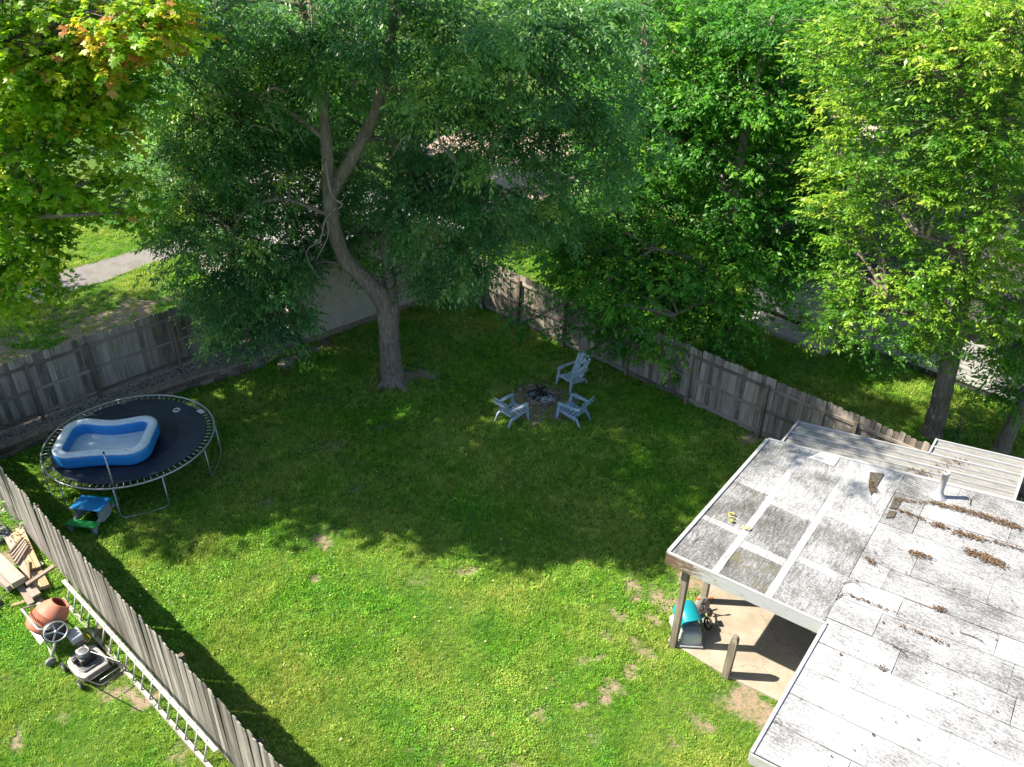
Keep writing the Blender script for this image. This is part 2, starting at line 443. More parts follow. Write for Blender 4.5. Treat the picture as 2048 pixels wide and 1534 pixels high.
for cz, me_, nm, off, proud in ((.075, bmesh_block, 'block', 0, 0), (.226, bmesh_block, 'block', .2, .02), (.342, bmesh_cap, 'cap_stone', 0, -.015)):
    s = off+.2
    while s < tot-.15:
        p, d = onwall(s); nrm = np.array([-d[1], d[0]])
        o = put(nm, me_, rw, .012, 1)
        p = p+nrm*(.1+proud+random.uniform(-.008, .008)+(.05 if nm == 'cap_stone' else 0))
        o.location = (p[0], p[1], cz+random.uniform(-.004, .004)); o.rotation_euler = (0, random.gauss(0, .008), math.atan2(d[1], d[0])+random.gauss(0, .012))
        s += .4
# soil of the raised bed
fd = (AE-CORN)/np.hypot(*(AE-CORN)); fn = np.array([-fd[1], fd[0]])
bed = [p+np.array([-fd[1], fd[0]])*.16 for p in RW]+[AE+fn*.3, CORN+fn*.3, CORN-fd*2+fn*.3]
m = plain('bed_soil', (.14, .12, .105), .95, 0, .35, 20)
mb = MB(); mb.prism([tuple(p) for p in bed], -.05, .355); bedo = struct(mb.build('raised_bed', m))

def instancer(name, pts, rots, scl, src_meshes, label=None, kind='stuff'):
    """many small pieces: one geometry-node object instancing a few source meshes"""
    me = bpy.data.meshes.new(name); n = len(pts)
    me.vertices.add(n); me.vertices.foreach_set('co', np.ascontiguousarray(pts, np.float32).ravel())
    a = me.attributes.new('rot', 'FLOAT_VECTOR', 'POINT'); a.data.foreach_set('vector', np.ascontiguousarray(rots, np.float32).ravel())
    a = me.attributes.new('scl', 'FLOAT', 'POINT'); a.data.foreach_set('value', np.ascontiguousarray(scl, np.float32))
    me.update()
    o = put(name, me); o['kind'] = kind
    col = bpy.data.collections.new(name+'_source')
    for k, sm in enumerate(src_meshes):
        col.objects.link(bpy.data.objects.new(name+'_piece', sm))
    g = bpy.data.node_groups.new(name, 'GeometryNodeTree')
    g.interface.new_socket('Geometry', in_out='INPUT', socket_type='NodeSocketGeometry')
    g.interface.new_socket('Geometry', in_out='OUTPUT', socket_type='NodeSocketGeometry')
    gi = g.nodes.new('NodeGroupInput'); go = g.nodes.new('NodeGroupOutput')
    ci = g.nodes.new('GeometryNodeCollectionInfo'); ci.inputs['Collection'].default_value = col
    ci.inputs['Separate Children'].default_value = True; ci.inputs['Reset Children'].default_value = True
    ip = g.nodes.new('GeometryNodeInstanceOnPoints'); ip.inputs['Pick Instance'].default_value = True
    ar = g.nodes.new('GeometryNodeInputNamedAttribute'); ar.data_type = 'FLOAT_VECTOR'; ar.inputs[0].default_value = 'rot'
    as_ = g.nodes.new('GeometryNodeInputNamedAttribute'); as_.data_type = 'FLOAT'; as_.inputs[0].default_value = 'scl'
    e2r = g.nodes.new('FunctionNodeEulerToRotation')
    g.links.new(gi.outputs[0], ip.inputs['Points']); g.links.new(ci.outputs[0], ip.inputs['Instance'])
    g.links.new(ar.outputs[0], e2r.inputs[0]); g.links.new(e2r.outputs[0], ip.inputs['Rotation']); g.links.new(as_.outputs[0], ip.inputs['Scale'])
    g.links.new(ip.outputs[0], go.inputs[0])
    md = o.modifiers.new('scatter', 'NODES'); md.node_group = g
    return o

def pebble(seed, mat):
    r = np.random.default_rng(seed)
    V = []; F = []
    P = np.array([(0, 0, 1), (1, 0, 0), (0, 1, 0), (-1, 0, 0), (0, -1, 0), (0, 0, -1), (.7, .7, .1), (-.7, .7, .1), (-.7, -.7, .1), (.7, -.7, .1)])*r.uniform(.75, 1.1, (10, 1))*np.array([1, .8, .6])
    ring = [1, 6, 2, 7, 3, 8, 4, 9]
    for i in range(8): F += [(0, ring[i], ring[(i+1) % 8]), (5, ring[(i+1) % 8], ring[i])]
    return MB().add(P, F).mesh('pebble', mat, True)
def objrand_mat(name, stops, rough=.9):
    m, nt, b = newmat(name); oi = nt.nodes.new('ShaderNodeObjectInfo')
    nt.links.new(ramp(nt, oi.outputs['Random'], stops), b.inputs['Base Color']); b.inputs['Roughness'].default_value = rough
    return m
M_PEB = objrand_mat('pebbles', [(0, (.15, .125, .10)), (.5, (.30, .26, .22)), (1, (.52, .48, .43))])
pts = []
while len(pts) < 9000:
    s = rng.uniform(1.2, tot); p, d = onwall(s); nrm = np.array([-d[1], d[0]])
    k = rng.uniform(.2, 1.7); qq = p+nrm*k
    side = (qq-CORN)@fn
    if side < -.03 and qq[0] < -6.4: pts.append((qq[0], qq[1], .36))
pts = np.array(pts)
instancer('bed_gravel', pts, rng.uniform(0, 6.28, (len(pts), 3))*np.array([.15, .15, 1]), rng.uniform(.014, .034, len(pts)), [pebble(1, M_PEB), pebble(2, M_PEB), pebble(3, M_PEB)])

M_STONE = plain('flagstone', (.33, .29, .25), .9, 0, .22, 5)
for k, (px, py, r_, lab) in enumerate(((572, 727, .34, 'flat flagstone half hidden by the drooping leaves near the blue stake'), (600, 713, .4, 'largest flat flagstone beside the garage corner'), (625, 700, .3, 'small flagstone against the beige garage wall'))):
    p = at(px, py); n = 9
    poly = [(r_*random.uniform(.75, 1.05)*math.cos(2*PI*i/n), r_*.7*random.uniform(.75, 1.05)*math.sin(2*PI*i/n)) for i in range(n)]
    o = MB().prism(poly, -.03, .09-.02*k).build('flagstone', M_STONE, None, bevel=.012); o.location = (p[0], p[1], 0); o.rotation_euler = (0, 0, .7)
    tag(o, lab, 'stone', 'flagstones by the garage')
p = at(522, 738)
st = thing('garden_stake', 'thin bright blue garden stake standing at the end of the retaining wall', 'stake', p)
M_BLUE = plain('blue_paint', (.03, .2, .62), .4, 0, .15)
MB().tube([(0, 0, -.05), (0, 0, .62)], .016, 8).build('rod', M_BLUE, st); MB().tube([(-.16, 0, .6), (.16, .02, .6)], .013, 6).build('crossbar', M_BLUE, st)

# ---------------------------------------------------------------- garage and neighbouring house
def lap_wall(name, mat, parent, p0, p1, z0, z1, lap=.14, flip=1):
    """siding as overlapping boards, joined into one part"""
    p0 = np.array(p0, float); p1 = np.array(p1, float); d = (p1-p0)/np.hypot(*(p1-p0)); n_ = np.array([d[1], -d[0]])*flip
    mb = MB(); z = z0
    while z < z1-.01:
        zz = min(z+lap, z1)
        a = p0+n_*.022; b_ = p1+n_*.022; a2 = p0+n_*.006; b2 = p1+n_*.006
        V = [(a[0], a[1], z), (b_[0], b_[1], z), (b2[0], b2[1], zz), (a2[0], a2[1], zz), (p0[0], p0[1], z), (p1[0], p1[1], z)]
        mb.add(V, [(0, 1, 2, 3), (4, 5, 1, 0)]); z = zz
    o = mb.build(name, mat, parent); o['kind'] = 'stuff'
    return o

M_STUCCO = plain('beige_stucco', (.62, .545, .47), .92, 0, .09, 3, c2=(.48, .42, .36))
M_SHING = None
def shingle_mat(name, a, b_, c_):
    m, nt, b = newmat(name); v = objvec(nt)
    oi = nt.nodes.new('ShaderNodeObjectInfo'); n = noise(nt, v, 40, 4, .7); n2 = noise(nt, v, 1.4, 3)
    k = math_(nt, 'ADD', math_(nt, 'MULTIPLY', n, .6), math_(nt, 'ADD', math_(nt, 'MULTIPLY', n2, .3), math_(nt, 'MULTIPLY', oi.outputs['Random'], .25)))
    nt.links.new(ramp(nt, k, [(.35, a), (.58, b_), (.8, c_)]), b.inputs['Base Color']); b.inputs['Roughness'].default_value = .95
    bump(nt, b, n, .5, .01)
    return m
M_SHG = shingle_mat('grey_shingles', (.17, .16, .18), (.27, .26, .29), (.37, .36, .38))
M_SHD = shingle_mat('dark_shingles', (.025, .022, .026), (.05, .045, .05), (.09, .08, .085))
M_SHB = shingle_mat('brown_shingles', (.30, .21, .19), (.46, .35, .32), (.62, .5, .47))

def gable_roof(parent, mat, hw, y0, y1, eave, pitch, over=.4, course=.2, trim=None):
    """roof with ridge along local y, courses of shingles as separate overlapping strips"""
    ridge = eave+hw*pitch
    for sgn in (-1, 1):
        n = int((hw+over)*math.hypot(1, pitch)/course)
        for i in range(n):
            t0 = i/n; t1 = (i+1)/n
            xa = sgn*(hw+over)*(1-t0); xb = sgn*(hw+over)*(1-t1)
            za = ridge-abs(xa)*pitch; zb = ridge-abs(xb)*pitch
            up = .014
            q = [(xa, y0-over, za+up), (xa, y1+over, za+up), (xb, y1+over, zb+.002), (xb, y0-over, zb+.002)]
            if sgn > 0: pass
            else: q = q[::-1]
            MB().quadslab(q, .03).build('shingle_course', mat, parent)
    if trim:
        for sgn in (-1, 1):
            x = sgn*(hw+over-.01); z = ridge-(hw+over)*pitch-.1
            MB().box((x, (y0+y1)/2, z), (.03, y1-y0+2*over, .17)).build('fascia', trim, parent)
            for yy in (y0-over+.012, y1+over-.012):
                MB().beam((0, yy, ridge-.09), (sgn*(hw+over-.03), yy, ridge-.09-(hw+over-.03)*pitch), .024, .16).build('rake_board', trim, parent)

gd = math.radians(43)
gc = np.array([-6.74, 23.02]); gu = np.array([math.cos(gd), math.sin(gd)]); gv = np.array([-gu[1], gu[0]])
mid = gc+gu*3.1
gar = thing('garage', 'beige garage with grey shingle roof behind the big leaning tree', 'garage', (mid[0], mid[1], 0), gd)
mb = MB()
poly = [(-3.1, 0), (3.1, 0), (3.1, 2.55), (0, 3.6), (-3.1, 2.55)]
mb.add([(x, 0, z) for x, z in poly]+[(x, 7.8, z) for x, z in poly], [(0, 1, 2, 3, 4), (9, 8, 7, 6, 5), (0, 4, 9, 5), (1, 6, 7, 2), (0, 5, 6, 1)])
mb.build('wall', M_STUCCO, gar)
MB().box((0, -.012, .11), (6.2, .03, .22)).build('foundation', plain('foundation', (.32, .26, .2), .95, 0, .2, 5), gar)
M_TRIM = plain('white_trim', (.46, .455, .45), .6, 0, .1, 6)
gable_roof(gar, M_SHG, 3.1, 0, 7.8, 2.6, .34, .4, .2, M_TRIM)
for x in (-3.11, 3.11): MB().box((x, 7.8, 1.28), (.1, .1, 2.5)).build('corner_trim', M_TRIM, gar)
mb = MB(); mb.box((-3.13, 5.2, 1.02), (.05, .9, 2.0)); mb.build('door', M_TRIM, gar)

# white sided house to the right
M_SIDE = plain('white_siding', (.5, .5, .5), .6, 0, .07, 3)
nd = math.radians(-44.5)
n0 = np.array([8.45, 26.55]); nu = np.array([math.cos(nd), math.sin(nd)])
nb = thing('neighbour_house', 'white lap sided house with dark shingle roof beyond the long fence', 'house', (n0[0], n0[1], 0), nd)
L = 14.0
MB().box((L/2, 3.6, .14), (L-.1, 7.1, .3)).build('foundation', plain('foundation_shadow_gap', (.05, .048, .045), .95, 0, .3, 5), nb)  # near-black colour paints the shadow gap under the siding
mb = MB(); mb.box((L/2, 3.6, 1.45), (L, 7.16, 2.5)); mb.build('wall', M_SIDE, nb)
lap_wall('siding', M_SIDE, nb, (0, .02), (L, .02), .24, 2.68, .14)
lap_wall('siding', M_SIDE, nb, (0, 7.18), (0, .02), .24, 2.68, .14)
MB().box((0, .0, 1.46), (.09, .09, 2.46)).build('corner_trim', M_TRIM, nb)
for x in (3.6, 8.8):
    wn = MB().box((x, -.02, 1.6), (1.1, .07, 1.2)).build('window', M_TRIM, nb)
    mg, ntg, bgl = newmat('window_glass'); bgl.inputs['Base Color'].default_value = (.02, .025, .03, 1); bgl.inputs['Roughness'].default_value = .06
    for dx in (-.25, .25): MB().box((x+dx, -.058, 1.6), (.43, .02, 1.04)).build('pane', mg, wn)
rt = bpy.data.objects.new('roof', None); COL.objects.link(rt); rt.parent = nb; rt.location = (L/2, 3.6, 0); rt.rotation_euler = (0, 0, PI/2)
gable_roof(rt, M_SHD, 3.6, -L/2, L/2, 2.72, .36, .45, .2, M_TRIM)
mb = MB(); mb.prism([(.15, -1.28), (3.6, -1.25), (3.6, -.22), (.1, -.22)], -.05, .2)
o = mb.build('concrete_walk', plain('grey_concrete', (.47, .45, .43), .9, 0, .14, 4), None, bevel=.015)
o.location = (n0[0], n0[1], 0); o.rotation_euler = (0, 0, nd); struct(o)

# far house beyond the trees
fh = thing('far_house', 'brown shingled house glimpsed far behind the dense green tree', 'house', (13.5, 41.0, 0), math.radians(20))
mb = MB(); poly = [(-4, 0), (4, 0), (4, 2.7), (0, 4.3), (-4, 2.7)]
mb.add([(x, -6, z) for x, z in poly]+[(x, 6, z) for x, z in poly], [(0, 1, 2, 3, 4), (9, 8, 7, 6, 5), (0, 4, 9, 5), (1, 6, 7, 2), (0, 5, 6, 1)])
mb.build('wall', plain('tan_wall', (.6, .52, .46), .8, 0, .08, 3), fh)
gable_roof(fh, M_SHB, 4, -6, 6, 2.75, .42, .45, .35, M_TRIM)
for y in (-3, 2.5):
    wn = MB().box((-4.02, y, 1.5), (.06, 1.2, 1.2)).build('window', M_TRIM, fh); MB().box((-4.06, y, 1.5), (.02, 1.0, 1.0)).build('pane', mg, wn)

# ---------------------------------------------------------------- the house roof and patio cover
m, nt, b = newmat('coated_roof')
v = objvec(nt); oi = nt.nodes.new('ShaderNodeObjectInfo')
sep = nt.nodes.new('ShaderNodeSeparateColor'); nt.links.new(oi.outputs['Color'], sep.inputs[0])
streak = noise(nt, mapping(nt, v, (14, 2.6, 3)), 1.6, 7, .75, .4)
streak2 = noise(nt, mapping(nt, v, (3.2, 18, 3)), 1.6, 7, .75, .4)
stm = nt.nodes.new('ShaderNodeMix'); stm.data_type = 'FLOAT'
nt.links.new(sep.outputs[1], stm.inputs[0]); nt.links.new(streak2, stm.inputs[2]); nt.links.new(streak, stm.inputs[3])
blot = noise(nt, v, 1.15, 5, .65); fine = noise(nt, v, 26, 5, .8)
k = math_(nt, 'ADD', math_(nt, 'MULTIPLY', stm.outputs[0], .62), math_(nt, 'MULTIPLY', math_(nt, 'SUBTRACT', math_(nt, 'MULTIPLY', blot, 1.6), .3), .36))
k = math_(nt, 'ADD', k, math_(nt, 'MULTIPLY', math_(nt, 'SUBTRACT', math_(nt, 'MULTIPLY', fine, 2.0), .5), .36))
k = math_(nt, 'ADD', k, math_(nt, 'MULTIPLY', math_(nt, 'SUBTRACT', sep.outputs[0], .5), .55))
c = ramp(nt, k, [(.49, (.325, .335, .365)), (.61, (.265, .272, .295)), (.73, (.125, .127, .132)), (.9, (.04, .039, .038))])
mossn = noise(nt, v, 3.0, 5, .7)
mf = math_(nt, 'MULTIPLY', ramp(nt, mossn, [(.45, (0, 0, 0)), (.6, (1, 1, 1))]), math_(nt, 'MULTIPLY', sep.outputs[2], ramp(nt, k, [(.74, (0, 0, 0)), (.9, (1, 1, 1))])))
c = mixc(nt, mf, c, (.13, .12, .045))
nt.links.new(c, b.inputs['Base Color']); b.inputs['Roughness'].default_value = .75; bump(nt, b, fine, .25, .006)
M_ROOF = m
M_FASC = None
m, nt, b = newmat('peeling_white_paint')
v = objvec(nt); n1 = noise(nt, mapping(nt, v, (2.2, 8, 14)), 2.0, 6, .7, .5)
sx = nt.nodes.new('ShaderNodeSeparateXYZ'); nt.links.new(v, sx.inputs[0])
gr = math_(nt, 'MULTIPLY', math_(nt, 'SUBTRACT', 1.0, math_(nt, 'DIVIDE', sx.outputs[0], 1.1), True), .32)
k = math_(nt, 'ADD', n1, gr)
c = ramp(nt, k, [(.56, (.34, .35, .37)), (.64, (.30, .29, .285)), (.68, (.15, .10, .065)), (.85, (.10, .065, .04))])
nt.links.new(c, b.inputs['Base Color']); b.inputs['Roughness'].default_value = .7; bump(nt, b, k, .6, .01)
M_FASC = m
M_DECK = plain('roof_deck', (.16, .13, .105), .9, 0, .2, 4)

house = thing('house', 'low house with white coated flat roof and open patio cover', 'house', (HO[0], HO[1], 0), HA)
RZ = 2.5
def back_v(u): return 4.63+.22*max(0, u-.1) if u > .1 else 4.63
# deck under the sheets
mb = MB(); mb.add([(0.02, .02, RZ-.03), (2.9, .1, RZ-.03), (2.86, -2.88, RZ-.03), (9.5, -2.4, RZ-.03), (9.5, 6.7, RZ-.03), (.1, 4.62, RZ-.03)], [(0, 1, 2, 3, 4, 5)])
mb.add([(0.02, .02, RZ-.2), (2.9, .1, RZ-.2), (2.86, -2.88, RZ-.2), (9.5, -2.4, RZ-.2), (9.5, 6.7, RZ-.2), (.1, 4.62, RZ-.2)], [(5, 4, 3, 2, 1, 0)])
mb.build('roof_deck', M_DECK, house)
hwall = MB(); hwall.box((6.4, 1.0, 1.13), (5.7, 7.0, 2.26)); hwall.build('wall', M_SIDE, house)
lap_wall('siding', M_SIDE, house, (3.53, 4.5), (3.53, -2.5), .1, 2.26, .14)
# white coating border (sits lower than the sheets)
M_COAT = plain('white_coating', (.40, .41, .44), .7, 0, .08, 5)
# rows of sheets on the main roof: seam lines v at u=2.9 and at u=5.9
seams = [(-2.90, -2.68), (-2.24, -2.04), (-1.60, -1.42), (-.98, -.76), (-.35, -.13), (.26, .47), (.86, 1.18), (1.45, 1.74), (2.08, 2.34), (2.76, 2.97), (3.32, 3.56), (3.88, 4.37), (4.45, 5.02), (5.22, 5.86)]
rr = random.Random(12)
def sheet(q, dirt, along_u, moss=0.0, z=0.0, name='roof_sheet'):
    q3 = [(a, b_, RZ+z+rr.uniform(0, .0018)+(0.0035 if j in (0, 1) else 0)) for j, (a, b_) in enumerate(q)]
    q3 = np.array(q3); top = []
    for j in range(4):
        a_, b2_ = q3[j], q3[(j+1) % 4]; n_ = 5 if np.linalg.norm(b2_-a_) > .7 else 2
        for s_ in range(n_):
            w_ = np.array([rr.gauss(0, .0035), rr.gauss(0, .0035), 0]) if s_ else np.zeros(3)
            top.append(a_+(b2_-a_)*s_/n_+w_)
    top = np.array(top); n_ = len(top)
    o = MB().add(np.concatenate([top, top-np.array([0, 0, .018])]), [tuple(range(n_)), tuple(range(n_, 2*n_))[::-1]]+[(i_, n_+i_, n_+(i_+1) % n_, (i_+1) % n_) for i_ in range(n_)]).build(name, M_ROOF, house)
    o.color = (dirt, 0.0 if along_u else 1.0, moss, 1)
    return o
for i in range(len(seams)-1):
    (a0, a1), (b0, b1) = seams[i], seams[i+1]
    u = 2.865; first = True; gv_ = rr.uniform(.003, .016)
    while u < 9.2:
        Lx = rr.uniform(.5, 1.5) if first else rr.uniform(1.1, 2.7); first = False
        u2 = min(u+Lx, 9.4); 
        if 9.4-u2 < .4: u2 = 9.4
        va = lambda uu, s0, s1: s0+(s1-s0)*(uu-2.9)/3.0
        g_ = .006
        gq = gv_+rr.uniform(0, .008); g_ = rr.choice((.003, .004, .012))
        q = [(u+g_*.5, va(u, a0, a1)+gq), (u2-g_*.5, va(u2, a0, a1)+gq*rr.uniform(.5, 1.3)), (u2-g_*.5, va(u2, b0, b1)), (u+g_*.5, va(u, b0, b1))]
        if i < 5: dirt = rr.choice((.30, .34, .38, .42))
        elif i < 9: dirt = rr.choice((.36, .40, .45))
        else: dirt = rr.choice((.38, .42, .47))
        if u < 3.3 and i < 8: dirt = .31
        sheet(q, dirt, True, z=rr.uniform(-.002, .003))
        u = u2
# patio cover: boards of roofing running back, white coating strips over the joints
us = [0.03, .98, 1.96, 2.862]
vs_ = [[.05, 1.25, 1.42, 2.75, 2.95, 4.6], [.06, .98, 1.2, 2.5, 2.7, 4.85], [.1, 1.25, 1.45, 2.85, 3.05, 5.05]]
dirts = [[.62, .4, .64, .42, .5], [.7, .36, .6, .42, .45], [.52, .38, .52, .4, .38]]
for ci in range(3):
    for k in range(5):
        a, b_ = vs_[ci][k], vs_[ci][k+1]; lo, hi = us[ci], us[ci+1]
        g_ = .003
        last = (k == 4)
        t0 = back_v(lo)-.02 if last else b_; t1 = back_v(hi)-.02 if last else b_
        wdt = .14 if ci < 2 else 0
        sheet([(lo+g_, a+g_), (hi-g_-wdt, a+g_), (hi-g_-wdt, t1), (lo+g_, t0)], dirts[ci][k], False, 1.0 if (ci, k) == (1, 0) else (.35 if ci == 0 else 0))
        if wdt: sheet([(hi-wdt, a+g_), (hi-g_*.4, a+g_), (hi-g_*.4, t1+.0), (hi-wdt, t1)], .25, False)
# fascias
MB().beam((-.012, -.012, RZ-.125), (2.9, .09, RZ-.125), .03, .25).build('fascia', M_FASC, house)
MB().beam((-.012, .02, RZ-.1), (.08, 4.62, RZ-.1), .03, .2).build('fascia', M_TRIM, house)
MB().beam((2.878, .07, RZ-.1), (2.835, -2.9, RZ-.1), .03, .2).build('fascia', M_TRIM, house)
MB().beam((2.85, -2.93, RZ-.1), (9.5, -2.43, RZ-.1), .03, .2).build('fascia', M_TRIM, house)
MB().beam((.02, .0, RZ+.016), (2.92, .10, RZ+.016), .05, .03).build('drip_edge', M_COAT, house)
MB().beam((.01, .03, RZ+.014), (.09, 4.6, RZ+.014), .07, .034).build('drip_edge', M_COAT, house)
MB().beam((2.9, .06, RZ+.012), (2.85, -2.9, RZ+.012), .05, .03).build('drip_edge', M_COAT, house)
MB().beam((.1, 4.63, RZ+.012), (9.4, 6.66, RZ+.012), .06, .03).build('drip_edge', M_COAT, house)
# rafters below
for u in (.7, 1.4, 2.1, 2.75): MB().box((u, 2.3, RZ-.26), (.04, 4.4, .12)).build('rafter', M_POST, house)
for u, v_ in ((.34, .24), (.31, 1.67), (.3, 3.6)):
    MB().box((u, v_, 1.14), (.13, .13, 2.28)).build('post', M_GREYPOST, house, bevel=.008)
MB().box((.33, 2.3, 2.24), (.1, 4.5, .12)).build('beam', M_GREYPOST, house)
# lower metal roof behind
m, nt, b = newmat('metal_roof_panel')
v = objvec(nt); n1 = noise(nt, mapping(nt, v, (3, 12, 3)), 1.5, 6, .7); n2 = noise(nt, v, 40, 3, .7)
k = math_(nt, 'ADD', math_(nt, 'MULTIPLY', n1, .8), math_(nt, 'MULTIPLY', n2, .3))
nt.links.new(ramp(nt, k, [(.38, (.30, .30, .30)), (.55, (.22, .22, .22)), (.75, (.13, .127, .12))]), b.inputs['Base Color']); b.inputs['Roughness'].default_value = .6
M_METAL = m
MZ = 2.33
rows = [(4.5, 4.95), (4.95, 5.45), (5.45, 5.97)]
lv = lambda v0, u: v0+.225*(u-.33)
for (a, b_), ulist in [(r_, (.33, 2.3, 4.85)) for r_ in rows]+[((5.97, 6.3), (3.08, 4.85)), ((6.3, 6.63), (3.08, 4.85))]:
    for u0, u1 in zip(ulist[:-1], ulist[1:]):
        MB().quadslab([(u0+.003, lv(a, u0), MZ), (u1-.003, lv(a, u1), MZ), (u1-.003, lv(b_, u1), MZ-.01), (u0+.003, lv(b_, u0), MZ-.01)], .02).build('metal_panel', M_METAL, house)
for v0, ua, ub in ((4.95, .33, 4.85), (5.45, .33, 4.85), (5.97, .33, 3.08), (5.97, 3.1, 4.85), (6.3, 3.08, 4.85), (6.63, 3.08, 4.85), (5.2, .33, 4.85), (5.7, .33, 4.85)):
    big = v0 not in (5.2, 5.7)
    MB().beam((ua, lv(v0, ua), MZ+.012), (ub, lv(v0, ub), MZ+.012), .045 if big else .02, .04 if big else .02).build('rib', M_COAT, house)
MB().beam((.32, 4.55, MZ), (.32, 5.99, MZ), .04, .09).build('rake_trim', M_COAT, house)
MB().beam((3.07, 6.6, MZ), (3.07, 7.26, MZ), .04, .09).build('rake_trim', M_COAT, house)
MB().beam((4.87, 5.5, MZ+.01), (4.87, 7.68, MZ+.01), .05, .1).build('rake_trim', M_COAT, house)
MB().box((2.6, 5.2, 1.1), (4.2, .12, 2.2)).build('wall', M_SIDE, house)
for u in (.5, 2.9): MB().box((u, lv(5.8, u), 1.13), (.09, .09, 2.26)).build('post', M_GREYPOST, house)
for u in (3.2, 4.75): MB().box((u, lv(6.5, u), 1.13), (.09, .09, 2.26)).build('post', M_GREYPOST, house)
# vent pipe with flashing
vp = MB(); vp.lathe([(.16, 0), (.14, .02), (.085, .09), (.06, .16), (.058, .56), (.066, .56), (.066, .63), (.05, .63), (.05, .3)], 16, None, (3.6, 4.86, RZ+.01))
vp.build('vent_pipe', M_COAT, house, True)
# patches
M_PATCH = plain('sheet_metal_patch', (.76, .77, .8), .4, .1, .05, 5)
pq = [touv(at(*p_, RZ+.02)) for p_ in ((1640, 905), (1617, 915), (1668, 932), (1682, 912))]
MB().quadslab([(a, b_, RZ+.022) for a, b_ in pq], .006).build('metal_patch', M_PATCH, house)
M_DARKPATCH = plain('dark_patch', (.10, .085, .07), .95, 0, .35, 14)  # dark brown colour of three thin slabs on the roof sheets
for pts_ in (((1740, 944), (1768, 948), (1752, 975), (1742, 990), (1737, 975)), ((1789, 993), (1806, 996), (1795, 1017), (1779, 1017)), ((1778, 1021), (1793, 1023), (1787, 1035), (1771, 1036))):
    P = [touv(at(*p_, RZ+.02)) for p_ in pts_][::-1]
    mb = MB(); mb.prism(P, RZ+.015, RZ+.026); mb.build('dark_patch', M_DARKPATCH, house)

# leaf litter and twigs on the roof
def leaf_piece(seed, mat, L=.05):
    r = np.random.default_rng(seed); wv_ = L*.3
    V = [(-L/2, 0, 0), (0, -wv_, .012), (L/2, 0, r.uniform(0, .02)), (0, wv_, .016)]
    return MB().add(V, [(0, 1, 2), (0, 2, 3)]).mesh('dry_leaf', mat)
M_DRYL = objrand_mat('dry_leaves', [(0, (.04, .027, .018)), (.5, (.10, .062, .038)), (1, (.22, .15, .09))])
pts = []
def litter(pa, pb, n, wd):
    a, b_ = at(*pa, RZ+.03), at(*pb, RZ+.03)
    n = int(n*1.8); t = rng.beta(1.1, 1.1, n)[:, None]; P = a+(b_-a)*t; P[:, :2] += rng.normal(0, wd, (n, 2))
    P[:, 2] = RZ+.022+rng.uniform(0, .02, n); pts.extend(P.tolist())
for a in (((1858, 1003), (1965, 1030), 260, .045), ((1960, 1030), (2046, 1058), 260, .06), ((1790, 1000), (1860, 1004), 60, .03), ((1865, 1048), (1895, 1056), 90, .04), ((1905, 1062), (1965, 1078), 170, .05), ((1980, 1080), (2046, 1100), 60, .03), ((1820, 1105), (1856, 1113), 110, .05),
          ((1932, 1102), (1965, 1110), 130, .05), ((1965, 1112), (2005, 1130), 230, .055), ((1735, 1118), (1748, 1128), 35, .03), ((1868, 1215), (1893, 1222), 40, .035), ((1740, 960), (1752, 985), 60, .035), ((1700, 1190), (1800, 1230), 35, .02), ((1800, 1020), (1850, 1040), 60, .03), ((1750, 1330), (1775, 1340), 15, .03), ((1800, 1250), (1900, 1290), 40, .02)): litter(*a)
n0_ = len(pts)
pts = np.array(pts)
P2 = np.stack([*np.array([uvw(u, v_) for u, v_ in zip(rng.uniform(3, 8, 200), rng.uniform(-2.5, 4.4, 200))]).T[:2], np.full(200, RZ+.022)], 1)
P3 = np.array([at(px, py, MZ+.02) for px, py in zip(rng.normal(1835, 16, 150), rng.normal(947, 6, 150))]+[at(px, py, MZ+.02) for px, py in zip(rng.normal(1905, 18, 90), rng.normal(925, 6, 90))])
pts = np.concatenate([pts, P2, P3])
instancer('leaf_litter', pts, rng.uniform(-1, 1, (len(pts), 3))*np.array([.5, .5, 3.1]), rng.uniform(.35, 1.05, len(pts)), [leaf_piece(1, M_DRYL), leaf_piece(2, M_DRYL, .065), leaf_piece(3, M_DRYL, .04)])
M_TWIG = plain('twig', (.09, .065, .05), .9, 0, .25, 9)
twig_labels = ['bent twig on the white roof right of the porch corner', 'forked dry twig on the roof near the mossy sheet', 'small twig in the middle of the white roof', 'dry twig on the dirty patio roof', 'short twig lying near the vent pipe', 'curled stick lying on the lower white roof']
for (px, py, an, ln), lab in zip(((1685, 1192, .5, .35), (1700, 1165, .2, .3), (1945, 1275, -.6, .4), (1395, 1080, .5, .3), (1945, 1000, .9, .4), (1800, 1302, -.9, .25)), twig_labels):
    p = at(px, py, RZ+.03); d = np.array([math.cos(an), math.sin(an), 0]); e = np.array([-d[1], d[0], 0])
    mb = MB(); mb.tube([-d*ln/2, e*.03, d*ln*.3+e*.01+np.array([0, 0, .02]), d*ln/2-e*.04], [.007, .008, .006, .003], 5)
    mb.tube([e*.03, d*ln*.15+e*.1+np.array([0, 0, .03]), d*ln*.25+e*.14], [.005, .004, .002], 5)
    o = mb.build('twig', M_TWIG); o.location = p; tag(o, lab, 'twig', 'twigs fallen on the roof')
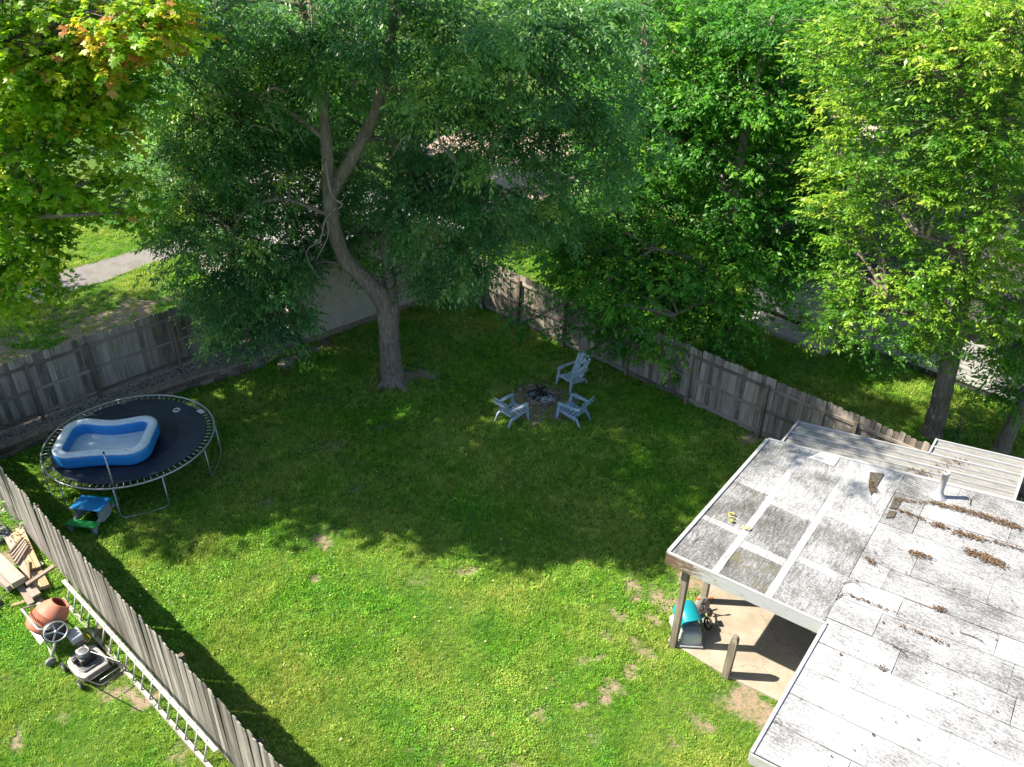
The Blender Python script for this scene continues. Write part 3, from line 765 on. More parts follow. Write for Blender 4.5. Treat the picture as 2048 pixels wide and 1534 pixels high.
# yellow toys on the roof
M_YEL = plain('faded_yellow_plastic', (.72, .5, .12), .5, 0, .15, 8); M_BALL = plain('tennis_ball_felt', (.62, .72, .06), .9, 0, .1, 30)
def arc_ring(r0, r1, a0, a1, n=22, h=.03):
    mb = MB(); A = np.linspace(a0, a1, n)
    for rr_ in (.0,):
        P = np.stack([(r0+r1)/2*np.cos(A), (r0+r1)/2*np.sin(A), np.full(n, h)], 1)
        mb.tube(P, (r1-r0)/2, 8)
    return mb
o = arc_ring(.045, .075, .2, 5.0).build('broken_ring', M_YEL, None, True); o.location = at(1463, 1032, RZ+.03); tag(o, 'broken yellow plastic ring on patio roof beside tennis ball', 'toy ring', 'yellow rings on the roof')
o = arc_ring(.035, .07, 2.2, 6.2).build('broken_ring', M_YEL, None, True); o.location = at(1492, 1056, RZ+.03); tag(o, 'pale yellow curved toy piece on roof to the right of tennis ball', 'toy ring', 'yellow rings on the roof')
mb = MB(); mb.lathe([(.001, -.034)]+[(.034*math.sin(a), -.034*math.cos(a)) for a in np.linspace(.2, PI-.2, 9)]+[(.001, .034)], 16)
o = mb.build('tennis_ball', M_BALL, None, True); o.location = at(1464, 1041, RZ+.055); tag(o, 'bright yellow green tennis ball lying on the patio roof', 'ball')

# free standing post
p = at(1451, 1353); po = MB().box((0, 0, .5), (.14, .14, 1.02)).box((0, 0, 1.065), (.14, .14, .11), None, .62).build('wooden_post', M_GREYPOST, None, bevel=.008)
po.location = (p[0], p[1], .02); po.rotation_euler = (0, .01, HA); tag(po, 'short weathered grey post standing alone at the patio edge', 'post')

# ---------------------------------------------------------------- things on the patio
M_TEAL = plain('teal_plastic', (.01, .30, .38), .35, 0, .08, 5)
M_GREYW = plain('grey_white_plastic', (.48, .5, .5), .4, 0, .08, 4)
M_ORANGE = plain('orange_plastic', (.78, .2, .05), .45, 0, .1, 6)
def rounded_box(size, r, seg=3):
    """box with bevelled edges as plain mesh data"""
    import bmesh
    bm = bmesh.new(); bmesh.ops.create_cube(bm, size=1.0)
    for v_ in bm.verts: v_.co = Vector((v_.co.x*size[0], v_.co.y*size[1], v_.co.z*size[2]))
    bmesh.ops.bevel(bm, geom=list(bm.edges), offset=r, segments=seg, affect='EDGES', profile=.5)
    me = bpy.data.meshes.new('rounded'); bm.to_mesh(me); bm.free()
    am_ = max(p_.area for p_ in me.polygons)
    me.polygons.foreach_set('use_smooth', [p_.area < .22*am_ for p_ in me.polygons])
    return me
def rbox(name, size, r, mat, parent=None, loc=(0, 0, 0), rot=(0, 0, 0), taper=None):
    me = rounded_box(size, r)
    if taper:
        for v_ in me.vertices:
            k = 1+(taper-1)*(v_.co.z/size[2]+.5); v_.co.x *= k; v_.co.y *= k
    me.materials.append(mat); o = put(name, me, parent); o.location = loc; o.rotation_euler = rot
    return o
p = at(1381, 1288)
tb = thing('storage_tub', 'upturned white rounded plastic tub at the patio corner post', 'tub', (p[0]-.01, p[1]+.05, .047), -.05)
rbox('body', (.45, .38, .34), .1, M_GREYW, tb, (0, 0, .17), taper=.84)
rbox('rim', (.47, .43, .05), .02, M_GREYW, tb, (0, 0, .05))
p = at(1376, 1262, .3)
tl = thing('toy_chest', 'bright teal plastic toy bin tipped forward behind the white tub', 'toy bin', (p[0]+.03, p[1]+.12, .047), .3)
shell = bpy.data.objects.new('tilt', None)
def tealpart():
    # a deep bin lying open side down toward the viewer: rounded hood
    n = 14; prof = []
    for i in range(n+1):
        a = PI*i/n; prof.append((-.25*math.cos(a)*1.0, .16+.30*math.sin(a)**.6))
    V = []; F = []
    y0, y1 = -.02, .46
    for y, s_ in ((y0, 1.0), (y1-.08, 1.0), (y1, .86)):
        V += [(x*s_, y, z*s_+(.03 if s_ < 1 else 0)) for x, z in prof]
    for y, s_ in ((y0, .93), (y1-.1, .93)):
        V += [(x*s_, y, z*s_) for x, z in prof]
    m_ = n+1
    for r_ in range(2):
        for i in range(n): F.append((r_*m_+i, r_*m_+i+1, (r_+1)*m_+i+1, (r_+1)*m_+i))
    F.append(tuple(2*m_+i for i in range(m_)))
    for i in range(n): F.append((3*m_+i, 4*m_+i, 4*m_+i+1, 3*m_+i+1)); F.append((i, 3*m_+i, 3*m_+i+1, i+1))
    F.append(tuple(4*m_+i for i in range(m_))[::-1])
    return MB().add(V, F)
hd = tealpart().build('hood', M_TEAL, tl, True, .006); hd.location = (0, -.02, .2); hd.rotation_euler = (.3, 0, 0); hd.scale = (.95, .95, .9)
rbox('base', (.44, .4, .24), .04, M_GREYW, tl, (0, .2, .12))
rbox('inside_panel', (.42, .03, .26), .01, plain('dark_teal_plastic', (.008, .17, .25), .4, 0, .1, 4), tl, (0, .0, .42), (.3, 0, 0))
p = at(1402, 1245)
bk = thing('balance_bike', 'small black child bike with orange grips lying against the teal bin', 'bike', (p[0]+.06, p[1]+.05, .047), math.radians(100))
def wheel(mb_r, R, r_, spokes, hubr=.02, axis=(0, 1, 0)):
    pass
def ring_pts(R, n=24, c=(0, 0, 0)): 
    return [(c[0]+R*math.cos(2*PI*i/n), c[1], c[2]+R*math.sin(2*PI*i/n)) for i in range(n)]
for x in (-.24, .24):
    wh = bpy.data.objects.new('wheel', MB().tube(ring_pts(.115, 24), .022, 8, closed=True).mesh('wheel', M_RUBBER, True)); COL.objects.link(wh); wh.parent = bk; wh.location = (x, .0 if x > 0 else .02, .135); wh.rotation_euler = (.25, 0, .2 if x < 0 else -.1)
    mb = MB()
    for k in range(8): a = 2*PI*k/8; mb.beam((0, 0, 0), (.1*math.cos(a), 0, .1*math.sin(a)), .008, .012, (0, 1, 0))
    mb.build('spokes', M_STEEL, wh)
MB().tube([(-.24, .02, .135), (-.05, .01, .28), (.16, 0, .34)], .018, 8).build('frame', M_BLACK, bk); MB().tube([(.24, 0, .135), (.16, 0, .34), (.13, 0, .47)], .016, 8).build('fork', M_BLACK, bk)
MB().tube([(.13, -.16, .47), (.13, .16, .47)], .013, 8).build('handlebar', M_STEEL, bk)
for s_ in (-1, 1): MB().tube([(.13, s_*.1, .47), (.13, s_*.18, .47)], .022, 8).build('grip', M_ORANGE, bk)
rbox('seat', (.17, .1, .04), .015, M_BLACK, bk, (-.1, 0, .34))
p = at(1400, 1262); sw = thing('water_toy', 'blue and lime plastic toy wedged between white tub and bike', 'toy', (p[0]-.02, p[1]+.02, .38), .6)
MB().tube([(-.16, 0, .06), (.0, 0, .03), (.14, .01, -.05)], [.035, .045, .03], 10).build('body', plain('toy_blue', (.02, .25, .5), .4), sw, True)
MB().tube([(.1, .01, -.03), (.2, .02, -.07)], .04, 10).build('nozzle', plain('toy_lime', (.55, .72, .2), .4), sw, True); rbox('trigger', (.07, .06, .07), .015, M_ORANGE, sw, (.24, -.02, -.06))
p = at(1401, 1232); ld = thing('round_lid', 'round grey lid leaning on the second patio post', 'lid', (p[0]+.02, p[1]+.1, .05), 0)
mb = MB(); mb.lathe([(.001, 0), (.17, 0), (.18, .012), (.175, .022), (.001, .022)], 28); o = mb.build('disc', plain('lid_grey', (.36, .35, .34), .5, 0, .1), ld, True); o.rotation_euler = (1.15, .1, .3); o.location = (0, 0, .17)
mb = MB(); mb.lathe([(.03, .022), (.03, .045), (.001, .045)], 14); o = mb.build('knob', M_BLACK, ld, True); o.rotation_euler = (1.15, .1, .3); o.location = (0, 0, .17)

# ---------------------------------------------------------------- trampoline, pool
TC = (-9.5, 16.45); TR = 2.0; TZ = .9
tr = thing('trampoline', 'round black trampoline with bare springs and steel legs', 'trampoline', (TC[0], TC[1], 0))
MB().tube([(TR*math.cos(a), TR*math.sin(a), TZ) for a in np.linspace(0, 2*PI, 72, endpoint=False)], .024, 8, closed=True).build('rim', M_STEEL, tr, True)
m, nt, b = newmat('trampoline_mat'); v = objvec(nt); n1 = noise(nt, v, 2.2, 5, .6); n2 = noise(nt, v, 120, 2, .6)
nt.links.new(ramp(nt, n1, [(.35, (.005, .011, .026)), (.7, (.013, .026, .055))]), b.inputs['Base Color']); b.inputs['Roughness'].default_value = .62; bump(nt, b, n2, .15, .004)
MRr = 1.80
prof = [(.001, -.055), (.6, -.05), (1.2, -.028), (MRr-.02, -.002), (MRr, .004), (MRr, -.01), (.001, -.065)]
MB().lathe(prof, 72, None, (0, 0, TZ-.005)).build('jumping_mat', m, tr, True)
spm = MB()
hel = []
for i in range(36):
    a = 2*PI*i/6; hel.append((.02+.11*i/35, .009*math.cos(a), .009*math.sin(a)))
spm.tube([(0, 0, 0), (.02, 0, 0)], .005, 4); spm.tube([(.02, 0, 0), (.13, 0, 0)], .0125, 6); spm.tube([(.13, 0, 0), (.175, 0, 0)], .005, 4)
spme = spm.mesh('spring', M_STEEL, True)
for i in range(80):
    a = 2*PI*i/80; o = put('spring', spme, tr); o.location = (MRr*math.cos(a), MRr*math.sin(a), TZ); o.rotation_euler = (0, 0, a)
def bez(pts, n=6):
    return pts
for ang in (227, 297, 5, 76, 150):
    a0 = math.radians(ang); hw = math.radians(15.5)
    A = np.array([TR*math.cos(a0-hw), TR*math.sin(a0-hw)]); B = np.array([TR*math.cos(a0+hw), TR*math.sin(a0+hw)])
    mm = (A+B)/2; nn = mm/np.linalg.norm(mm)
    P = [(*A, TZ), (*(A+nn*.03), .14), (*(A+(B-A)*.02+nn*.03), .07), (*(A+(B-A)*.08+nn*.03), .025), (*(mm+nn*.06), .02), (*(B+(A-B)*.08+nn*.03), .025), (*(B+(A-B)*.02+nn*.03), .07), (*(B+nn*.03), .14), (*B, TZ)]
    MB().tube(P, .019, 8).build('leg', M_STEEL, tr, True)
pb_ = at(243, 1024); pl = np.array(pb_[:2])-np.array(TC)
MB().tube([(pl[0], pl[1], .03), (pl[0], pl[1], 1.72)], .018, 8).build('net_pole', M_STEEL, tr, True)
MB().tube([(pl[0], pl[1], 1.72), (pl[0], pl[1], 1.77)], .022, 8).build('pole_cap', M_BLACK, tr, True)
p = at(353, 819, TZ); tor = MB().tube([(.075*math.cos(a), .075*math.sin(a), .0) for a in np.linspace(0, 2*PI, 20, endpoint=False)], .022, 8, closed=True)
o = tor.build('foam_ring', M_WHITEP, None, True); o.location = (p[0], p[1], TZ-.02); tag(o, 'small white ring lying on the trampoline mat', 'ring')
p = at(401, 823, TZ)-np.array([TC[0], TC[1], 0]); o = MB().box((0, 0, 0), (.2, .13, .006)).build('warning_label', M_WHITEP, tr); o.location = (p[0], p[1], TZ+.008); o.rotation_euler = (0, 0, -.6)
p = at(107, 938, TZ)-np.array([TC[0], TC[1], 0]); o = MB().box((0, 0, 0), (.16, .035, .006)).build('warning_label', M_WHITEP, tr); o.location = (p[0], p[1], TZ+.008); o.rotation_euler = (0, 0, -.8)

# inflatable pool
M_PBLUE = plain('pool_blue_vinyl', (.03, .29, .72), .34, 0, .06, 3)
M_PTOP = plain('pool_white_vinyl', (.72, .82, .92), .35, 0, .08, 6)
for m_ in (M_PBLUE, M_PTOP):
    nt_ = m_.node_tree; bump(nt_, nt_.nodes['Principled BSDF'], noise(nt_, mapping(nt_, objvec(nt_), (5, 5, 22)), 2.5, 3, .6, .8), .35, .02)
M_PFLOOR = None
m, nt, b = newmat('pool_floor'); v = objvec(nt); n1 = noise(nt, mapping(nt, v, (1, 5, 1), (0, 0, .4)), 3, 5, .7); n2 = noise(nt, v, 9, 4, .75)
c = ramp(nt, n1, [(.3, (.40, .50, .62)), (.6, (.58, .68, .77)), (.8, (.72, .8, .86))])
c = mixc(nt, ramp(nt, n2, [(.66, (0, 0, 0)), (.75, (.8, .8, .8))]), c, (.08, .1, .12))
nt.links.new(c, b.inputs['Base Color']); b.inputs['Roughness'].default_value = .25; bump(nt, b, n1, .4, .02)
M_PFLOOR = m
def rrect(a, b_, r, bow_a, bow_b, n=18):
    """rounded rectangle path, long sides bowed inwards"""
    P = []
    for (cx, cy, t0) in ((a-r, b_-r, 0), (-a+r, b_-r, 90), (-a+r, -b_+r, 180), (a-r, -b_+r, 270)):
        for i in range(n+1):
            t = math.radians(t0+90*i/n); P.append((cx+r*math.cos(t), cy+r*math.sin(t)))
    P = np.array(P); out = []
    for i in range(len(P)):
        q0, q1 = P[i], P[(i+1) % len(P)]; k = max(1, int(np.hypot(*(q1-q0))/.05))
        for j in range(k): out.append(q0+(q1-q0)*j/k)
    P = np.array(out)
    wx = np.clip(1-np.abs(P[:, 0])/(a*.85), 0, 1); wx = wx*wx*(3-2*wx)
    P[:, 1] -= np.sign(P[:, 1])*wx*np.where(P[:, 1] > 0, bow_a, bow_b)
    return P
pool = thing('paddling_pool', 'blue inflatable paddling pool with white top rim set on the trampoline', 'paddling pool', (-9.86, 16.06, TZ-.03), math.radians(8))
pool.scale = (1.07, 1.09, 1.1)
path = rrect(.93, .66, .34, .13, .05)
npt = len(path); tang = np.roll(path, -1, 0)-np.roll(path, 1, 0); tang /= np.linalg.norm(tang, axis=1)[:, None]; nor = np.stack([tang[:, 1], -tang[:, 0]], 1)
def ringsweep(profile, closed=True):
    V = []; F = []; m_ = len(profile)
    sag = .035*np.cos(np.arange(npt)/npt*2*PI*2+1.0)
    for i in range(npt):
        for (o_, z) in profile: V.append((path[i][0]+nor[i][0]*o_, path[i][1]+nor[i][1]*o_, z*(1+sag[i]*.6)))
    for i in range(npt):
        j = (i+1) % npt
        for k in range(m_ if closed else m_-1):
            k2 = (k+1) % m_; F.append((i*m_+k, j*m_+k, j*m_+k2, i*m_+k2))
    return MB().add(V, F)
def ell(cx, cz, rx, rz, n=14, a0=0, a1=2*PI, end=False):
    return [(cx+rx*math.cos(a), cz+rz*math.sin(a)) for a in np.linspace(a0, a1, n, endpoint=end)]
def wallprof():
    o = []
    for a in np.linspace(0, 2*PI, 28, endpoint=False):
        cx_, sz_ = math.cos(a), math.sin(a); z_ = .185+.175*math.copysign(abs(sz_)**.75, sz_)
        o.append((.122*math.copysign(abs(cx_)**.6, cx_)*(1-.07*math.exp(-((z_-.19)/.02)**2)), z_))
    return o
ringsweep(wallprof()).build('side_wall', M_PBLUE, pool, True)
ringsweep(ell(0, .335, .108, .042)).build('top_rim', M_PTOP, pool, True)
inner = path-nor*.08
nv = len(inner)
rad = [1.0, .8, .55, .3, .08]
V = []; F = []
for k, s_ in enumerate(rad):
    for x, y in inner: V.append((x*s_, y*s_, .06+.02*fbm(x*s_, y*s_, 3.0, 3)))
for k in range(len(rad)-1):
    for i in range(nv): F.append((k*nv+i, k*nv+(i+1) % nv, (k+1)*nv+(i+1) % nv, (k+1)*nv+i))
F.append(tuple((len(rad)-1)*nv+i for i in range(nv)))
MB().add(V, F).build('floor', M_PFLOOR, pool, True)
MB().lathe([(.022, 0), (.022, .03), (.001, .03)], 12, None, (.6, -.66, .37)).build('valve', M_WHITEP, pool)

# ---------------------------------------------------------------- child's picnic table
pt = thing('picnic_table', 'small plastic picnic table with blue top and green benches', 'picnic table', (-9.68, 14.42, 0), math.radians(-7))
pt.scale = (1.08, 1.06, 1.05)
M_TTOP = plain('blue_tabletop', (.02, .25, .62), .4, 0, .1, 5); M_GRNP = plain('green_bench', (.03, .42, .11), .4, 0, .1, 5); M_GREYP = plain('grey_table_leg', (.40, .43, .46), .5, 0, .1, 6)
rbox('tabletop', (.70, .46, .045), .018, M_TTOP, pt, (0, 0, .475))
for s_ in (-1, 1): rbox('bench', (.66, .2, .04), .014, M_GRNP, pt, (0, s_*.42, .255))
for sx_ in (-1, 1):
    mb = MB()
    poly = [(-.19, .455), (.19, .455), (.21, .25), (.5, .24), (.52, .2), (.47, 0), (.39, 0), (.36, .16), (.22, .18), (.12, .1), (-.12, .1), (-.22, .18), (-.36, .16), (-.39, 0), (-.47, 0), (-.52, .2), (-.5, .24), (-.21, .25)]
    x0 = sx_*.27-.03
    V = [(x0, y, z) for y, z in poly]+[(x0+.06, y, z) for y, z in poly]; n = len(poly)
    mb.add(V, [tuple(range(n))[::-1], tuple(range(n, 2*n))]+[(i, (i+1) % n, n+(i+1) % n, n+i) for i in range(n)])
    mb.build('end_frame', M_GREYP, pt, bevel=.01)

# ---------------------------------------------------------------- adirondack chairs and fire pit
M_CHAIR = plain('pale_blue_resin', (.44, .58, .72), .55, 0, .16, 7)
CH_TINT = [(.44, .58, .72), (.40, .57, .76), (.50, .61, .70)]; CH_N = [0]
def chair(loc, rz, label):
    M_CHAIR = plain('pale_blue_resin', CH_TINT[CH_N[0] % 3], .55, 0, .15+.04*CH_N[0], 5+2*CH_N[0]); CH_N[0] += 1
    t = thing('adirondack_chair', label, 'chair', loc, rz, 'chairs round the fire pit')
    # local +x is the front
    seat_a, seat_b = np.array([.27, 0, .36]), np.array([-.22, 0, .24])
    for k in range(5):
        f0 = k/5; f1 = (k+.86)/5
        a = seat_a+(seat_b-seat_a)*f0; b_ = seat_a+(seat_b-seat_a)*f1
        MB().beam((a+b_)/2+np.array([0, -.25, 0]), (a+b_)/2+np.array([0, .25, 0]), np.linalg.norm(b_-a), .022, up=(.24, 0, 1)).build('seat_slat', M_CHAIR, t, bevel=.004)
    MB().beam((.285, -.26, .335), (.285, .26, .335), .02, .085).build('front_apron', M_CHAIR, t, bevel=.006)
    base = np.array([-.2, 0, .24]); up = np.array([-.46, 0, .889]); 
    for k in range(5):
        y = (k-2)*.094; L_ = .76-.018*(abs(k-2)**1.8)
        a = base+np.array([0, y*.94, 0]); b_ = base+up*L_+np.array([0, y*1.12, 0])
        curve = .02*(abs(k-2)**1.5)*.5
        a = a+np.array([curve, 0, 0]); b_ = b_+np.array([curve, 0, 0])
        MB().beam(a, b_, .1, .02, up=(.889, 0, .46)).build('back_slat', M_CHAIR, t, bevel=.008)
    for zz, dx in ((.36, -.27), (.72, -.455)):
        MB().beam((dx-.022, -.24, zz), (dx-.022, .24, zz), .022, .06).build('back_rail', M_CHAIR, t, bevel=.004)
    for s_ in (-1, 1):
        MB().tube([(.33, s_*.3, .555), (.2, s_*.31, .57), (-.1, s_*.31, .565), (-.36, s_*.27, .53)], .01, 4)
        mb = MB(); P = [(.33, .345, .255), (.2, .375, .25), (-.1, .36, .25), (-.37, .31, .235)]
        V = []; F = []
        for x, yo, yi in P: V += [(x, s_*yo, .575), (x, s_*yi, .575), (x, s_*yi, .548), (x, s_*yo, .548)]
        for i in range(3):
            for k in range(4): F.append((i*4+k, i*4+(k+1) % 4, (i+1)*4+(k+1) % 4, (i+1)*4+k))
        F += [(3, 2, 1, 0), (12, 13, 14, 15)]
        if s_ > 0: F = [f_[::-1] for f_ in F]
        mb.add(V, F).build('arm', M_CHAIR, t, bevel=.006)
        # front leg: tapered, splayed
        def leg(pts_, wd): 
            V = []; F = []
            for (x, y, z), (wx, wy) in zip(pts_, wd): V += [(x-wx, y-wy, z), (x+wx, y-wy, z), (x+wx, y+wy, z), (x-wx, y+wy, z)]
            for i in range(len(pts_)-1):
                for k in range(4): F.append((i*4+k, i*4+(k+1) % 4, (i+1)*4+(k+1) % 4, (i+1)*4+k))
            F += [(3, 2, 1, 0), tuple((len(pts_)-1)*4+k for k in range(4))]
            return MB().add(V, F)
        leg([(.36, s_*.3, 0), (.31, s_*.285, .34), (.28, s_*.29, .55)], [(.028, .022), (.045, .026), (.03, .026)]).build('leg', M_CHAIR, t, bevel=.006)
        leg([(-.42, s_*.27, 0), (-.28, s_*.255, .25), (-.15, s_*.25, .3)], [(.026, .02), (.04, .022), (.03, .022)]).build('leg', M_CHAIR, t, bevel=.006)
        MB().beam((.3, s_*.262, .31), (-.24, s_*.25, .2), .024, .08).build('side_rail', M_CHAIR, t, bevel=.005)
    return t
FP = at(1083, 797); FPx, FPy = FP[0], FP[1]+.05
c_ = at(1032, 846); chair((c_[0]-.12, c_[1]+.16, 0), math.radians(46), 'pale blue chair left of fire pit seen from behind')
c_ = at(1155, 846); chair((c_[0]-.12, c_[1]+.2, 0), math.radians(142), 'pale blue chair on the right of the fire pit seen side on')
c_ = at(1138, 772); chair((c_[0]+.08, c_[1]+.05, 0), math.radians(222), 'pale blue chair behind fire pit with tall slatted back facing viewer')
fp = thing('fire_pit', 'round fire pit of brown stones full of pale ash between three chairs', 'fire pit', (FPx, FPy, 0))
M_FSTONE = wood('fire_stone', (.09, .07, .055), (.2, .16, .13), (.32, .27, .22), axis=0, objvar=.5)
nst = 14
for i in range(nst):
    a = 2*PI*i/nst
    me_ = rounded_box((random.uniform(.16, .22), random.uniform(.1, .15), random.uniform(.1, .17)), .03, 1); me_.materials.append(M_FSTONE)
    o = put('stone', me_, fp); o.location = ((.42+random.uniform(-.03, .04))*math.cos(a), (.42+random.uniform(-.03, .04))*math.sin(a), .03+random.uniform(-.025, .02)); o.rotation_euler = (random.gauss(0, .1), random.gauss(0, .1), a+PI/2+random.gauss(0, .12))
m, nt, b = newmat('ash'); v = objvec(nt); n1 = noise(nt, v, 17, 5, .75); n2 = noise(nt, v, 3.0, 3)
k = math_(nt, 'ADD', math_(nt, 'MULTIPLY', n1, .75), math_(nt, 'MULTIPLY', n2, .4))
nt.links.new(ramp(nt, k, [(.47, (.012, .012, .013)), (.57, (.05, .05, .052)), (.63, (.5, .5, .52)), (.8, (.75, .75, .76))]), b.inputs['Base Color']); b.inputs['Roughness'].default_value = 1
bump(nt, b, n1, 1, .03)
V = [(0, 0, .08)]; F = []
for k, r_ in enumerate((.13, .27, .4)):
    for i in range(20): a = 2*PI*i/20; V.append((r_*math.cos(a), r_*math.sin(a),   .08-.02*k+random.uniform(-.015, .02)))
for i in range(20): F.append((0, 1+i, 1+(i+1) % 20))
for k in range(2):
    for i in range(20): F.append((1+k*20+i, 1+(k+1)*20+i, 1+(k+1)*20+(i+1) % 20, 1+k*20+(i+1) % 20))
MB().add(V, F).build('ash', m, fp, True)
M_CHAR = plain('charred_wood', (.025, .022, .02), .9, 0, .3, 10)
for i, (a, l, h) in enumerate(((.4, .5, .22), (2.0, .45, .24), (1.2, .35, .2), (-.5, .3, .2))):
    d = np.array([math.cos(a), math.sin(a), .12])*l/2; c0 = np.array([-.12+.05*i, .1-.03*i, h])
    MB().tube([c0-d, c0, c0+d], [.035, .04, .03], 7).build('log', M_CHAR, fp, True)
# stray stones by the pit
for (dx, dy, s_, lab) in ((-.62, .35, .1, 'grey stone on the bare soil at the far left of the fire pit'), (-.3, .62, .11, 'stone with weeds just behind the fire pit'), (-.75, .05, .08, 'small stone on the bare soil left of the fire pit')):
    o = put('stone', pebble(int(s_*100), M_STONE)); o.scale = (s_, s_, s_); o.location = (FPx+dx, FPy+dy, s_*.4); tag(o, lab, 'stone', 'stones near the fire pit')

# ---------------------------------------------------------------- ladder against the near fence
la, lb = at(137.8, 1172.6, .457), at(414.6, 1480.7, .457)
ld_ = lb-la; LL = np.hypot(ld_[0], ld_[1]); lang = math.atan2(ld_[1], ld_[0])
lad = thing('ladder', 'long aluminium ladder lying on its edge along the near fence', 'ladder', (la[0], la[1], 0), lang)
for z in (.03, .44):
    mb = MB(); mb.box((LL/2, 0, z), (LL+.55, .03, .012)); 
    mb2 = MB(); s_ = 1 if z > .2 else -1
    mb2.add(*[[], []]) if False else None
    yo = 0 if s_ > 0 else -.14
    mbr = MB(); mbr.box((LL/2, yo, z+s_*.008), (LL+.55, .075, .006)); mbr.box((LL/2, yo+.036, z-s_*.005), (LL+.55, .004, .026)); mbr.box((LL/2, yo-.036, z-s_*.005), (LL+.55, .004, .026))
    rl = mbr.build('rail', M_ALU, lad)
    me_h = MB().lathe([(.001, .002), (.014, .002), (.014, 0)], 10).mesh('rivet', M_BLACK)
    if s_ > 0:
        for i in range(18):
            o = put('rung_end', me_h, rl); o.location = (i*LL/17, 0, z+.0115)
rme = MB().tube([(0, -.14, .035), (0, 0, .44)], .019, 8).mesh('rung', M_ALU, True)
for i in range(18):
    o = put('rung', rme, lad); o.location = (i*LL/17, 0, 0)

# ---------------------------------------------------------------- lumber pile
S7 = lambda x, y, z: at(x/7.67, 1020+y/7.67, z)
def board(a, b_, w_, t, mat, label, z, z2=None):
    A = S7(*a, z); B = S7(*b_, z if z2 is None else z2)
    c0 = (A+B)/2; d = B-A; L_ = np.linalg.norm(d)
    o = MB().box((0, 0, -t/2), (L_, w_, t)).build('board', mat, None, bevel=.004)
    o.location = c0; o.rotation_euler = (0, -math.asin(d[2]/L_), math.atan2(d[1], d[0]))
    return tag(o, label, 'board', 'boards in the lumber pile')
board((-100, 700), (280, 1075), .27, .15, M_LUMBG, 'thick wide grey beam on the outer side of the lumber pile', .44)
board((-120, 830), (225, 1110), .34, .14, M_LUMBG, 'wide grey beam underneath the thick beam of the lumber pile', .28)
board((285, 250), (565, 880), .15, .04, M_LUMB, 'long pale board nearest the fence in the lumber pile', .22)
board((215, 340), (490, 900), .14, .04, M_LUMB, 'long pale board second from the fence in the lumber pile', .235)
board((115, 400), (455, 1050), .14, .05, M_LUMBG, 'reddish old board leaning along the middle of the lumber pile', .25)
board((570, 900), (715, 1180), .14, .05, M_LUMB, 'short yellow plank end lowest beside the ladder end', .14)
board((460, 940), (610, 1210), .13, .05, M_LUMB, 'short yellow plank under the brown crosswise plank', .15)
for k, (a, b_) in enumerate((((345, 410), (140, 650)), ((375, 435), (170, 690)), ((392, 470), (195, 735)), ((405, 500), (215, 785)), ((425, 540), (250, 825)))):
    board(a, b_, .036, .045, M_LUMBG, ['topmost thin slat of the five laid slantwise on the lumber', 'second thin slat laid slantwise on the lumber', 'middle thin slat of the five laid slantwise on the lumber', 'fourth thin slat laid slantwise on the lumber', 'lowest thin slat of the five laid slantwise on the lumber'][k], .31)
board((820, 850), (395, 1135), .1, .05, M_LUMBG, 'brown plank laid crosswise onto the ladder end', .48, .34)
board((290, 1130), (480, 1430), .12, .05, M_LUMBG, 'pale plank running down toward the cement mixer', .2)
board((450, 1170), (560, 1300), .17, .06, M_LUMBG, 'short wide block of wood above the mixer yoke', .24)
board((165, 1460), (410, 1385), .08, .04, M_LUMB, 'pale stick lying on the grass left of the cement mixer', .05)
board((425, 765), (445, 1050), .04, .05, M_LUMB, 'short dark yellow stick lying on the pale boards', .3)
board((590, 800), (640, 840), .1, .03, M_ALU, 'short pale metal strip beside the longest board', .15)
board((560, 1330), (640, 1400), .1, .05, M_LUMBG, 'small wood offcut beside the cement mixer drum', .1)
board((130, 800), (170, 960), .05, .05, M_LUMBG, 'short stub of wood tucked beside the thick grey beam', .34)

# ---------------------------------------------------------------- cement mixer
M_DRUM = plain('rusty_orange_paint', (.52, .17, .095), .65, 0, .14, 6, c2=(.40, .24, .18)); M_DRUMD = plain('rusty_brown_paint', (.34, .10, .05), .75, 0, .25, 9)
M_FRAMEG = plain('grey_frame_paint', (.42, .42, .42), .5, .2, .15, 9)
mc = at(93, 1300); mx = thing('cement_mixer', 'rusty orange cement mixer with spoked hand wheel', 'cement mixer', (-8.86, 10.9, 0), math.radians(-42))
mx.scale = (.93, .93, .76)
# local x: along the yoke (toward the hand wheel), local y: away from viewer toward the fence
tilt = math.radians(50)
ax = np.array([0, math.sin(tilt), math.cos(tilt)])     # drum axis, mouth up and toward the fence
Md = np.stack([np.array([1., 0, 0]), np.cross(ax, [1., 0, 0]), ax], 1)
dc = np.array([0, 0, .86])
MB().lathe([(.001, -.34), (.2, -.335), (.3, -.30), (.345, -.2), (.35, -.02)], 32, Md, dc).build('drum_base', M_DRUM, mx, True)
MB().lathe([(.352, -.03), (.352, .1), (.34, .12)], 32, Md, dc).build('drum_band', M_DRUMD, mx, True)
MB().lathe([(.35, .1), (.3, .24), (.21, .37), (.2, .39), (.18, .39), (.19, .36), (.28, .23), (.32, .1), (.32, -.1), (.001, -.28)], 32, Md, dc).build('drum_mouth', M_DRUM, mx, True)
mb = MB()
for k in range(48):
    a = 2*PI*k/48; P = np.array([[.362*math.cos(a), .362*math.sin(a), -.03]]) @ Md.T+dc
    mb.box(P[0], (.022, .022, .05), Md @ np.array([[math.cos(a), -math.sin(a), 0], [math.sin(a), math.cos(a), 0], [0, 0, 1]]))
mb.build('ring_gear', M_DRUMD, mx)
